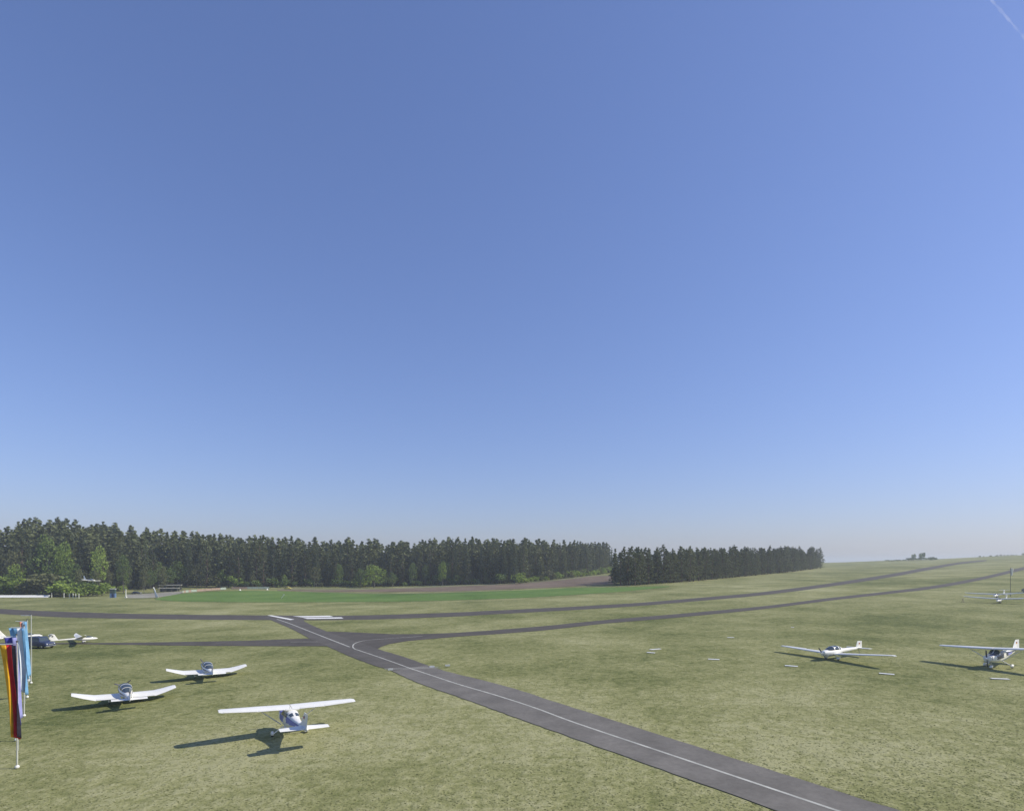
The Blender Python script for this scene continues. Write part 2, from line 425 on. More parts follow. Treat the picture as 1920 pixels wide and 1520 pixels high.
def asphalt(name, col, far=None):
    m = mat(name, col, .9, .16, .35, .2, bump=.05)
    nt = m.node_tree; b = nt.nodes['Principled BSDF']; cr = [n for n in nt.nodes if n.type == 'VALTORGB'][0]
    nz = nt.nodes.new('ShaderNodeTexNoise'); nz.inputs['Scale'].default_value = 2.5; nz.inputs['Detail'].default_value = 6; nz.inputs['Roughness'].default_value = .75
    tc = [n for n in nt.nodes if n.type == 'TEX_COORD'][0]; nt.links.new(tc.outputs['Object'], nz.inputs['Vector'])
    hs = nt.nodes.new('ShaderNodeMix'); hs.data_type = 'RGBA'; hs.blend_type = 'MULTIPLY'; hs.inputs[0].default_value = .6
    nt.links.new(cr.outputs[0], hs.inputs[6]); nt.links.new(nz.outputs[0], hs.inputs[7])
    nt.links.new(hs.outputs[2], b.inputs['Base Color'])
    return m

# ------------------------------------------------------------------ runway, taxiways, fields
ASPH = asphalt('asphalt', (.122, .111, .096)); ASPH2 = asphalt('worn_asphalt', (.146, .136, .12)); ASPH3 = asphalt('pale_worn_asphalt', (.225, .212, .188))
PAINT = mat('runway_paint', (.78, .78, .74), .7, .12, 1.2)
PAINTD = mat('worn_line_paint', (.42, .42, .37), .8, .25, 1.0)
strip('runway', RUN_T, RUN_B, ASPH, .030, 3, 5, .5)
strip('taxiway', TAXL_T, TAXL_B, ASPH, .034, 2, 3, .3)
strip('taxiway', TAXR_T, TAXR_B, ASPH, .034, 3, 4, .35)
strip('taxiway_connector', CON_L[:9], CON_R[:9], ASPH2, .040, 1.2, 6, .14)
strip('taxiway_connector', CON_L[7:], CON_R[7:], ASPH3, .044, .8, 8, .12)
ribbon('taxiway_marking', CL1, .26, PAINTD, .052)
ribbon('taxiway_marking', CL2[10:], .2, PAINTD, .052)
ribbon('taxiway_marking', CL2[:11], .2, PAINTD, .056)
ribbon('taxiway_marking', CLL, .2, PAINTD, .052)
ribbon('hold_line', HOLD, .16, PAINTD, .060)
ribbon('hold_line', HOLD2, .16, PAINTD, .060)
def slab_paint(name, P):
    n = len(P) // 2
    strip(name, P[:n], P[n:][::-1], PAINT, .050, 1.5, 2, 0, False)
def quad_paint(a, b, c, d): strip('threshold_marking', [a, b], [d, c], PAINT, .050, 1.5, 2, 0, False)
quad_paint(BAR1[0], BAR1[3], BAR1[2], BAR1[1])
quad_paint(BAR2[0], BAR2[2], BAR2[3], BAR2[5])
quad_paint(BAR3[0], BAR3[2], BAR3[3], BAR3[5])
CROP = grass_mat('young_crop', [(.068, .125, .03), (.1, .172, .042), (.122, .196, .05), (.16, .228, .07)], .05, 1.2, .3, False)
SOIL = grass_mat('ploughed_soil', [(.115, .086, .062), (.155, .12, .09), (.185, .146, .11), (.23, .182, .138)], .05, 1.0, .6, False)
PALE = grass_mat('dry_verge', [(.14, .15, .08), (.2, .2, .11), (.25, .24, .15)], .05, 1.0, .3, False)
GRAV = grass_mat('pale_gravel', [(.2, .195, .16), (.27, .262, .22), (.36, .35, .29)], .1, 1.5, .3, False)
strip('crop_field', GREEN_T, GREEN_B, CROP, .06, 4, 10, .6)
strip('ploughed_field', BROWN_T, BROWN_B, SOIL, .07, 4, 10, .6)
strip('field_verge', [(x, y - .6) for x, y in BROWN_T], [(x - 3, y + 17) for x, y in BROWN_T], PALE, .10, 4, 3, 1.2)
strip('gravel_yard', LOT_T, LOT_B, GRAV, .08, 3, 6, .5)
strip('farm_track', [(p[0], p[1] + .5) for p in GREEN_T[5:10]], [(p[0], p[1] + 4.6) for p in GREEN_T[5:10]], PALE, .085, 4, 2, .4)

# ------------------------------------------------------------------ trees
LEAF = dict(
    pine=foliage_mat('pine_needles', (.045, .064, .030), (.165, .185, .08)),
    spruce=foliage_mat('spruce_needles', (.034, .052, .028), (.115, .145, .066)),
    leafy=foliage_mat('spring_leaves', (.08, .125, .035), (.18, .245, .07), .35),
    bright=foliage_mat('bright_spring_leaves', (.16, .235, .045), (.34, .44, .095), .4),
    olive=foliage_mat('olive_leaves', (.10, .11, .05), (.17, .18, .08), .3),
)
def cards(C, size, up=.35, asp=.7):
    """leaf-clump faces at the points C: small quads turned every way"""
    n = len(C); C = np.asarray(C, float)
    a = rng.normal(size=(n, 3)); a[:, 2] *= .5; a /= np.linalg.norm(a, axis=1)[:, None]
    b = rng.normal(size=(n, 3)); b[:, 2] += up; b -= a * (a * b).sum(1)[:, None]; b /= np.linalg.norm(b, axis=1)[:, None]
    s = size * (.6 + .8 * rng.random(n))[:, None]
    k = rng.random((n, 4, 1)) * .5 + .75
    V_ = np.stack([C - a * s * .5, C + b * s * asp * .5, C + a * s * .5, C - b * s * asp * .5], 1)
    V_ = C[:, None] + (V_ - C[:, None]) * k
    return V_.reshape(-1, 3)
def card_mesh(name, V_, mt):
    n = len(V_) // 4
    me = bpy.data.meshes.new(name)
    me.vertices.add(4 * n); me.vertices.foreach_set('co', V_.astype(np.float32).ravel())
    me.loops.add(4 * n); me.loops.foreach_set('vertex_index', np.arange(4 * n, dtype=np.int32))
    me.polygons.add(n); me.polygons.foreach_set('loop_start', np.arange(0, 4 * n, 4, dtype=np.int32))
    me.materials.append(mt); me.update(calc_edges=True)
    return me
def trunk_mesh(name, h, r, mt, limbs, bend=.3):
    b = MB(); x = y = 0; p = Vector((0, 0, -.3)); k = 5
    pts = [p]
    for i in range(1, k + 1):
        x += random.uniform(-bend, bend); y += random.uniform(-bend, bend); pts.append(Vector((x, y, h * i / k)))
    for i in range(k):
        b.tube(pts[i], pts[i + 1], r * (1 - .85 * i / k), r * (1 - .85 * (i + 1) / k), 6)
    for (z, q) in limbs:
        t = min(z / h, .98) * k; i = int(t); a = pts[i].lerp(pts[i + 1], t - i)
        b.tube(a, Vector(q), r * .28, r * .08, 4)
    me = bpy.data.meshes.new(name); me.from_pydata(b.v, [], b.f); me.materials.append(mt); me.update()
    return me
def blob_points(cen, rad, n, hollow=.45):
    d = rng.normal(size=(n, 3)); d /= np.linalg.norm(d, axis=1)[:, None]
    q = (hollow + (1 - hollow) * rng.random(n) ** .6)[:, None]
    return np.asarray(cen) + d * q * np.asarray(rad)

PROTO = {}
def pine_proto(i, low=False):
    """Scots pine, 20 m: bare stem, crown of separate puffs with gaps"""
    pts, limbs = [], []; n = 32
    for k in range(n):
        t = (k + random.random()) / n; z = 5.0 + 14.3 * t
        rr = (2.6 * math.sin(min(1, (1 - t) * 1.25 + .1) * 1.57)) * random.uniform(.5, 1.05)
        a = k * 2.4 + random.uniform(-.5, .5)
        c = (rr * math.cos(a), rr * math.sin(a), z)
        s = random.uniform(.6, 1.25) * (1.1 - .5 * t)
        pts.append(blob_points(c, (s * 1.15, s * 1.15, s * .72), int(40 if not low else 12)))
        limbs.append((z - 1.0, c))
    top = blob_points((random.uniform(-.3, .3), random.uniform(-.3, .3), 19.6), (.5, .5, 1.1), 34 if not low else 12); pts.append(top)
    for k in range(12):   # sparse low boughs
        z = random.uniform(1.6, 7); a = random.uniform(0, 6.28); c = (1.9 * math.cos(a), 1.9 * math.sin(a), z - .2); limbs.append((z, c))
        if not low or k < 6: pts.append(blob_points(c, (1.3, 1.3, .7), 30 if not low else 11))
    V_ = cards(np.concatenate(pts), (.5 if not low else 1.0))
    return card_mesh('crown', V_, LEAF['pine']), trunk_mesh('trunk', 19.3, .3, M['bark'], limbs)
def spruce_proto(i, low=False):
    """spruce, 20 m: narrow cone of drooping tiers"""
    pts, limbs = [], []; z = 2.2; 
    while z < 19.2:
        t = (z - 2.2) / 17.4; rr = 2.7 * (1 - t) ** .8 + .25; m = 7 if t < .6 else 5
        off = random.uniform(0, 6.28)
        for k in range(m):
            if random.random() < .12: continue
            a = off + k * 6.283 / m + random.uniform(-.25, .25); L_ = rr * random.uniform(.7, 1.12); cnt = int((11 + 14 * (1 - t)) * (.33 if low else 1))
            s = rng.random(cnt) ** .7
            q = np.stack([s * L_ * math.cos(a), s * L_ * math.sin(a), z - .28 * s * L_ - .1 * s], 1) + rng.normal(size=(cnt, 3)) * np.array((.2, .2, .13)) * (.5 + s[:, None])
            pts.append(q)
        z += random.uniform(.8, 1.1)
    pts.append(np.stack([rng.normal(size=14) * .1, rng.normal(size=14) * .1, 18.8 + rng.random(14) * 1.3], 1))
    V_ = cards(np.concatenate(pts), .56 if not low else 1.1, .1, .55)
    return card_mesh('crown', V_, LEAF['spruce']), trunk_mesh('trunk', 19.6, .28, M['barkg'], limbs, .05)
def leafy_proto(i, kind='leafy', low=False):
    """broadleaf tree, 10 m: spreading lobes on forked limbs"""
    pts, limbs = [], []
    n = 13
    for k in range(n):
        a = k * 2.4; t = (k + .5) / n; z = 3.0 + 6.0 * t; rr = 3.0 * math.sin(math.pi * (.18 + .74 * t)) * random.uniform(.45, 1)
        c = (rr * math.cos(a), rr * math.sin(a), z); s = random.uniform(1.1, 1.8)
        pts.append(blob_points(c, (s, s, s * .8), 95 if not low else 20, .55)); limbs.append((max(1.2, z - 2), c))
    V_ = cards(np.concatenate(pts), .42 if not low else .9)
    return card_mesh('crown', V_, LEAF[kind]), trunk_mesh('trunk', 7.5, .2, M['barkg'], limbs, .25)
def bush_proto(i, kind):
    """bush, 3 m: many stems from the ground, crown nearly to the grass"""
    pts, limbs = [], []
    for k in range(8):
        a = k * 2.4; rr = random.uniform(.2, 1.3); c = (rr * math.cos(a), rr * math.sin(a), random.uniform(.7, 2.3)); s = random.uniform(.6, 1.0)
        pts.append(blob_points(c, (s, s, s * .85), 44, .5)); limbs.append((.2, c))
    V_ = cards(np.concatenate(pts), .42)
    return card_mesh('crown', V_, LEAF[kind]), trunk_mesh('stem', 1.6, .06, M['barkg'], limbs, .1)
for i in range(5): PROTO['pine', i] = pine_proto(i)
for i in range(4): PROTO['spruce', i] = spruce_proto(i)
for i in range(3): PROTO['leafy', i] = leafy_proto(i)
for i in range(2): PROTO['bright', i] = leafy_proto(i, 'bright')
for i in range(2): PROTO['olive', i] = leafy_proto(i, 'olive')
for k in ('leafy', 'bright', 'olive'):
    for i in range(2): PROTO['bush' + k, i] = bush_proto(i, k)
NV = {'pine': 5, 'spruce': 4, 'leafy': 3, 'bright': 2, 'olive': 2, 'bushleafy': 2, 'bushbright': 2, 'busholive': 2}
BASE_H = {'pine': 20, 'spruce': 20, 'leafy': 10, 'bright': 10, 'olive': 10, 'bushleafy': 3, 'bushbright': 3, 'busholive': 3}
def plant(kind, x, y, h, name, label, cat, group=None, wide=1.0):
    c, t = PROTO[kind, random.randrange(NV[kind])]
    e = empty(name, on_ground(x, y), random.uniform(0, 6.28), label, cat, group)
    s = h / BASE_H[kind]; w = s * wide * random.uniform(.88, 1.12); e.scale = (w, w, s)
    link('trunk' if cat == 'tree' else 'stem', t, None, e); link('crown', c, None, e)
    return e
def along(P, step, jit=0.0):
    """points every `step` metres along a polyline, with the side direction"""
    out = []; d0 = 0
    for a, b in zip(P, P[1:]):
        L_ = math.dist(a, b); dx, dy = (b[0] - a[0]) / L_, (b[1] - a[1]) / L_; d = d0
        while d < L_:
            out.append((a[0] + dx * d, a[1] + dy * d, -dy, dx)); d += step * random.uniform(1 - jit, 1 + jit)
        d0 = d - L_
    return out

# --- the long wood: two rows of trees one can tell apart, the mass behind them as one stand
count = 0
def wood_h(x): return 26.5 + 3.0 * (1 - sstep(-250, -180, x)) - 3.5 * sstep(-40, 40, x)
def behind(x):
    for lim, s_ in ((-205, 'behind the white barrier'), (-165, 'behind the gravel yard'), (-128, 'behind the board fences'), (-98, 'behind the small yellow and white car'), (-66, 'around the large bright green tree'), (-20, 'between the bright green tree and the ploughed field'), (30, 'behind the ploughed field')):
        if x < lim: return s_
    return 'above the ploughed field, nearest the copse'
for row, (off, step) in enumerate(((3.0, 5.4), (8.5, 5.8))):
    for (x, y, sx, sy) in along(FEDGE, step, .3):
        dv = random.choice((-5.0, -2.5, 0, 0, 1.5, 3)) if row == 0 else random.uniform(-2, 2)
        px, py = x + sx * (off + dv) + random.uniform(-1, 1), y + sy * (off + dv)
        if px < -275: continue
        h = wood_h(px) * random.uniform(.7, 1.06) * (.93 if row == 0 else 1.0)
        rank = 'tall ' if h > wood_h(px) * .92 else 'shorter '
        if random.random() < .5:
            plant('spruce', px, py, h, 'spruce_tree', rank + 'dark spruce of the long wood ' + behind(px), 'tree', rank + 'spruces of the long wood ' + behind(px))
        else:
            plant('pine', px, py, h, 'pine_tree', rank + 'dark pine of the long wood ' + behind(px), 'tree', rank + 'pines of the long wood ' + behind(px))
        count += 1
# --- the copse on the right
def part_(x): return 'at its end beside the ploughed field' if x < 75 else 'above the end of the crop field' if x < 115 else 'in the middle of its long edge' if x < 185 else 'towards its end on the bare slope'
for row, (off, step) in enumerate(((1.5, 5.2), (6.5, 6.4))):
    for (x, y, sx, sy) in along(COPSE, step, .25):
        px, py = x + sx * (off + random.uniform(-1.2, 1.2)), y + sy * (off + random.uniform(-1.2, 1.2))
        if px / py < .158 + .02 * random.random(): continue
        plant('pine', px, py, random.uniform(12.2, 18.2), 'pine_tree', ('dark pine on the outer side of the copse, ' if row == 0 else 'dark pine of the second rank in the copse, ') + part_(px), 'tree', 'pines of the copse, %s rank, ' % ('outer' if row == 0 else 'second') + part_(px), 1.5)
        count += 1
print('individual conifers', count)
# --- the mass of both woods behind those rows
def stand(name, spots, lows, label=None):
    vs = []; tv = MB()
    for (x, y, h, k) in spots:
        c = lows[k]; s = h / 20; a = random.uniform(0, 6.28); ca, sa = math.cos(a), math.sin(a); w = s * random.uniform(1.0, 1.45)
        q = c * np.array((w, w, s)); z = gz(x, y)
        vs.append(np.stack([q[:, 0] * ca - q[:, 1] * sa + x, q[:, 0] * sa + q[:, 1] * ca + y, q[:, 2] + z], 1))
    me = card_mesh(name, np.concatenate(vs), LEAF['pine'])
    for (x, y, h, k) in spots: tv.tube((x, y, gz(x, y) - .3), (x, y, gz(x, y) + h * .93), .26, .06, 5)
    o = link(name, me); tag(o, kind='stuff')
    t = mesh('trunk', tv.v, tv.f, M['bark'], o); tag(t, kind='stuff')
    return o
lows = []
for i in range(3):
    me, t_ = pine_proto(i, True); a = np.empty(len(me.vertices) * 3, np.float32); me.vertices.foreach_get('co', a); lows.append(a.reshape(-1, 3).astype(float))
for i in range(2):
    me, t_ = spruce_proto(i, True); a = np.empty(len(me.vertices) * 3, np.float32); me.vertices.foreach_get('co', a); lows.append(a.reshape(-1, 3).astype(float))
spots = []
for i in range(66):
    for j in range(13):
        px, py0 = -330 + i * 6.4 + random.uniform(-2.4, 2.4), None
        for (a, b) in zip(FEDGE, FEDGE[1:]):
            if a[0] <= px <= b[0]: py0 = a[1] + (b[1] - a[1]) * (px - a[0]) / (b[0] - a[0])
        if py0 is None: continue
        py = py0 + 12 + j * 6.6 + random.uniform(-2.4, 2.4)
        if px / py < -1.0: continue
        spots.append((px, py, wood_h(px) * random.uniform(.78, 1.12), random.randrange(5)))
stand('forest', spots, lows)
spots = []
for off in (9, 12, 17, 24, 32):
    for (x, y, sx, sy) in along(COPSE[:-1] + [(COPSE[-1][0] - 12, COPSE[-1][1] - 12)], 7, .35):
        px, py = x + sx * off + random.uniform(-2, 2), y + sy * off + random.uniform(-2, 2)
        if px / py > .16 + .03 * random.random(): spots.append((px, py, random.uniform(12.0, 17.6), random.randrange(5)))
stand('copse_forest', spots, lows)

# --- broadleaved trees and bushes along the edge of the long wood
P_ = lambda k: PROTO[k]
plant('bright', -80, 340, 13.5, 'bushy_tree', 'large bright green round tree alone at the foot of the long dark wood', 'tree', None, 1.45)
plant('leafy', -89, 344, 11.5, 'bushy_tree', 'mid green tree just beside the large bright green round tree', 'tree', None, 1.0)
plant('leafy', -70, 343, 9, 'bushy_tree', 'lower green tree on the copse side of the large bright green tree', 'tree', None, 1.0)
plant('bright', -40.5, 343, 14.5, 'young_tree', 'slender yellow-green tree at the wood edge behind the ploughed field', 'tree', None, .6)
plant('leafy', -192, 312, 11, 'leafy_tree', 'rounded green tree between the pale flat shelter and the dark wood', 'tree', None, .9)
plant('leafy', -186, 318, 12, 'leafy_tree', 'pale green tree standing just above the low shelter roof', 'tree', None, .8)
for (x, y, h, k, w) in ((-260, 284, 21, 'leafy', .75), (-226, 285, 30, 'leafy', .68), (-219, 287, 26, 'bright', .55), (-204, 290, 24, 'bright', .5), (-196, 296, 20, 'leafy', .6), (-244, 286, 22, 'olive', .6), (-253, 279, 15, 'leafy', .9), (-236, 279, 15, 'bright', .8), (-211, 281, 16, 'leafy', .8)):
    plant(k, x, y, h, 'leafy_tree', 'tall fresh green leafy tree among dark trees, ' + ('at the picture edge' if x < -250 else 'pale yellow-green' if k == 'bright' else 'above the blue cabin' if x > -208 else 'above the pale posts' if x > -220 else 'tallest of its kind' if h > 28 else 'lower, behind the white barrier'), 'tree', 'tall leafy trees above the white barrier', w)
for (x, y, h, k, w) in ((-203, 276, 13, 'olive', .75), (-197, 278, 12.5, 'olive', .7), (-183, 292, 13, 'olive', .55), (-176, 296, 14, 'olive', .5)):
    plant(k, x, y, h, 'olive_tree', 'olive brown budding tree in the thicket by the gravel yard', 'tree', 'olive brown budding trees by the gravel yard', w)
for i in range(34):
    x = -262 + i * 2.15 + random.uniform(-1, 1); y = 267 + random.uniform(-3, 11)
    k = random.choice(('bushleafy', 'bushbright', 'bushbright', 'bushleafy', 'busholive'))
    tone = {'bushleafy': 'mid green bush ', 'bushbright': 'bright yellow-green bush ', 'busholive': 'olive brown bush '}[k]
    where_ = 'behind the white barrier, near the picture edge' if x < -232 else 'behind the inner half of the white barrier' if x < -204 else 'behind the row of pale posts'
    plant(k, x, y, random.uniform(4.5, 11.5) * (1.0 if x < -205 else .75), 'bush', tone + where_, 'bush', tone + where_, 1.3)
for (x, y, sx, sy) in along(FEDGE[3:11], 6.0, .5):
    if -203 < x < -165: continue
    plant(random.choice(('bushleafy', 'bushleafy', 'bushbright', 'busholive')), x - sx * random.uniform(1, 4), y - sy * random.uniform(1, 4), random.uniform(2.4, 7.5), 'bush', 'green bush at the wood edge ' + behind(x), 'bush', 'bushes at the foot of the wood ' + behind(x), 1.1)
for (x, y, sx, sy) in along(FEDGE[9:], 5.0, .4):
    plant(random.choice(('bushbright', 'bushbright', 'busholive')), x - sx * random.uniform(3, 6), y - sy * random.uniform(2, 5), random.uniform(3, 5.5), 'bush', 'pale green bush where the ploughed field climbs to the wood', 'bush', 'pale bushes above the ploughed field', 1.1)
for i, (x, y, sx, sy) in enumerate(along(FEDGE[3:10], 12.5, .4)):
    k = random.choice(('leafy', 'olive', 'leafy', 'olive', 'bright')); o_ = random.uniform(-1, 2.5)
    plant(k, x - sx * o_, y - sy * o_, random.uniform(7, 15) * (.75 if k == 'bright' else 1), 'edge_tree', {'leafy': 'mid green', 'olive': 'olive brown', 'bright': 'small yellow-green'}[k] + ' broadleaf at the wood edge ' + behind(x), 'tree', {'leafy': 'mid green', 'olive': 'olive brown', 'bright': 'yellow-green'}[k] + ' broadleaves at the wood edge ' + behind(x), random.uniform(.6, .95))
# --- the ridge on the skyline
for (x, y, h, k, w, lab) in ((503, 735, 9.0, 'bushleafy', .62, 'rounded dark tree on the skyline, first of the little clump on the ridge'), (512, 735, 9.0, 'bushleafy', .5, 'dark upright tree in the middle of the little clump on the ridge'), (517, 737, 11.5, 'bushleafy', .5, 'tallest thin tree of the little clump on the skyline ridge')):
    plant(k, x, y, h, 'ridge_tree', lab, 'tree', None, w)
for i in range(9):
    plant('bushleafy', 496 + i * 4.2, 733 + random.uniform(-2, 2), random.uniform(2.6, 4.6), 'bush', 'low bush at the foot of the tree clump on the ridge', 'bush', 'bushes under the ridge trees', 2.0)
for i in range(9):
    plant('bushleafy', 468 + i * 3, 733 + random.uniform(-1, 1), random.uniform(1.2, 2.2), 'bush', 'low dark bush in the hedge along the ridge, left of the tree clump', 'bush', 'hedge bushes along the ridge', 1.8)
for i in range(26):
    x = 590 + i * 4.2; y = 742 + random.uniform(-3, 3)
    plant(random.choice(('leafy', 'olive')), x, y, random.uniform(1.8, 3.4) + (1.2 if i > 12 else 0), 'ridge_tree', 'small dark tree in the row where the ridge meets the edge of the picture', 'tree', 'row of small trees on the far ridge', 1.5)

# ------------------------------------------------------------------ aircraft (local axes: x forward, y to port, z up, origin on the grass)
def ring(x, z, hw, hu, hd, n=20, p=2.4):
    out = []
    for i in range(n):
        t = 2 * math.pi * i / n; c, s = math.cos(t), math.sin(t)
        y = hw * math.copysign(abs(c) ** (2 / p), c); zz = (hu if s >= 0 else hd) * math.copysign(abs(s) ** (2 / p), s)
        out.append((x, y, z + zz))
    return out
def at_x(secs, x):
    secs = sorted(secs, key=lambda s: s[0])
    for a, b in zip(secs, secs[1:]):
        if a[0] <= x <= b[0]:
            t = (x - a[0]) / (b[0] - a[0]); return [p + (q - p) * t for p, q in zip(a, b)]
    return secs[0] if x < secs[0][0] else secs[-1]
def skin(name, secs, quads, mt, parent, off=.012, p=2.4, nx=6, nt=5):
    """patches that follow the fuselage side: quads of (x, angle) corners, both sides if mirror"""
    b = MB()
    for q in quads:
        V_, F_ = [], []
        for i in range(nx + 1):
            for j in range(nt + 1):
                u, v = i / nx, j / nt
                x = (q[0][0] * (1 - u) + q[1][0] * u) * (1 - v) + (q[3][0] * (1 - u) + q[2][0] * u) * v
                a = R((q[0][1] * (1 - u) + q[1][1] * u) * (1 - v) + (q[3][1] * (1 - u) + q[2][1] * u) * v)
                X, z, hw, hu, hd = at_x(secs, x); c, s = math.cos(a), math.sin(a)
                y = (hw + off) * math.copysign(abs(c) ** (2 / p), c); zz = ((hu if s >= 0 else hd) + off) * math.copysign(abs(s) ** (2 / p), s)
                V_.append((x, y, z + zz))
        for i in range(nx):
            for j in range(nt):
                k = i * (nt + 1) + j; F_.append((k, k + 1, k + nt + 2, k + nt + 1))
        b.add(V_, F_)
    return b.done(name, mt, parent, True)
def both(qs): return qs + [[(x, 180 - a) for (x, a) in q] for q in qs]
AF = [(1, 0), (.75, .045), (.5, .085), (.28, .1), (.1, .075), (.025, .04), (0, 0), (.025, -.025), (.1, -.045), (.3, -.055), (.6, -.035)]
def foil(y, xle, ch, z, k=1.0, vertical=False, zt=0.0):
    out = []
    for (c, t) in AF:
        if vertical: out.append((xle - c * ch, (t + .02 if t < 0 else t) * ch * k * .6, z))
        else: out.append((xle - c * ch, y, z + t * ch * k))
    return out
def wing(name, secs, mt, parent, k=1.0):
    return MB().loft([foil(*s, k) for s in secs]).done(name, mt, parent, True)
def fin(name, secs, mt, parent, k=1.0):
    return MB().loft([foil(0, xle, ch, z, k, True) for (z, xle, ch) in secs]).done(name, mt, parent, True)
def wheel(parent, c, r=.2, w=.14):
    t = MB(); n = 14; rings = []
    for (rr, yy) in ((r * .55, -w / 2), (r * .9, -w / 2), (r, -w * .25), (r, w * .25), (r * .9, w / 2), (r * .55, w / 2)):
        rings.append([(c[0] + rr * math.cos(6.283 * i / n), c[1] + yy, c[2] + rr * math.sin(6.283 * i / n)) for i in range(n)])
    o = t.loft(rings).done('wheel', M['black'], parent, True)
    MB().tube((c[0], c[1] - w * .53, c[2]), (c[0], c[1] + w * .53, c[2]), r * .5, None, 10).done('rim', M['metal'], o)
    return o
def spat(parent, c, r=.24, L_=.8):
    s = [(c[0] + L_ * .45, c[2] + .02, .03, .03, .03), (c[0] + L_ * .34, c[2] + .03, .1, .12, .1), (c[0] + .05, c[2] + .05, .13, .2, .16), (c[0] - L_ * .3, c[2] + .08, .08, .12, .12), (c[0] - L_ * .55, c[2] + .12, .015, .03, .03)]
    b = MB().loft([[(p[0], p[1] + c[1], p[2]) for p in ring(*q, n=12)] for q in s])
    return b.done('wheel_spat', M['white'], parent, True)
def prop(parent, x, z, blades, rad, phase=0, spin=.15, mt='dark'):
    h = empty('propeller'); h.parent = parent
    MB().loft([ring(x - .02, z, spin, spin, spin, 14, 2), ring(x + .12, z, spin * .8, spin * .8, spin * .8, 14, 2), ring(x + .24, z, spin * .35, spin * .35, spin * .35, 14, 2), ring(x + .28, z, .01, .01, .01, 14, 2)]).done('spinner', M['white'], h, True)
    for k in range(blades):
        a = phase + 2 * math.pi * k / blades; ux, uz = math.cos(a), math.sin(a); rings = []
        for (t, ch, tw) in ((.08, .09, 55), (.3, .14, 38), (.6, .15, 24), (.9, .11, 15), (1, .05, 12)):
            c = (x + .06, ux * rad * t, z + uz * rad * t); tg = (-uz, ux); ct, st = math.cos(R(tw)), math.sin(R(tw)); rr = []
            for (q, th) in ((-.5, 0), (0, .09), (.5, 0), (0, -.05)):
                dx = q * ch * st + th * ch * ct; dt = q * ch * ct - th * ch * st
                rr.append((c[0] + dx, c[1] + tg[0] * dt, c[2] + tg[1] * dt))
            rings.append(rr)
        MB().loft(rings).done('blade', M[mt], h, True)
    return h
def fin_flag(parent, x, z, s=.22, y=.075):
    """small tricolour on the fin: black, red, gold"""
    for k, mt in enumerate(('blackc', 'red', 'gold')):
        b = MB()
        for sy in (1, -1): b.box((x, sy * y, z - k * s * .32), (s, .006, s * .32))
        b.done('fin_flag_stripe', M[mt], parent)
def plane(name, x, y, hd, label, group=None, roll=0, up=0.0, cat='airplane'):
    return seat(empty(name, label=label, cat=cat, group=group), x, y, hd, up, roll)

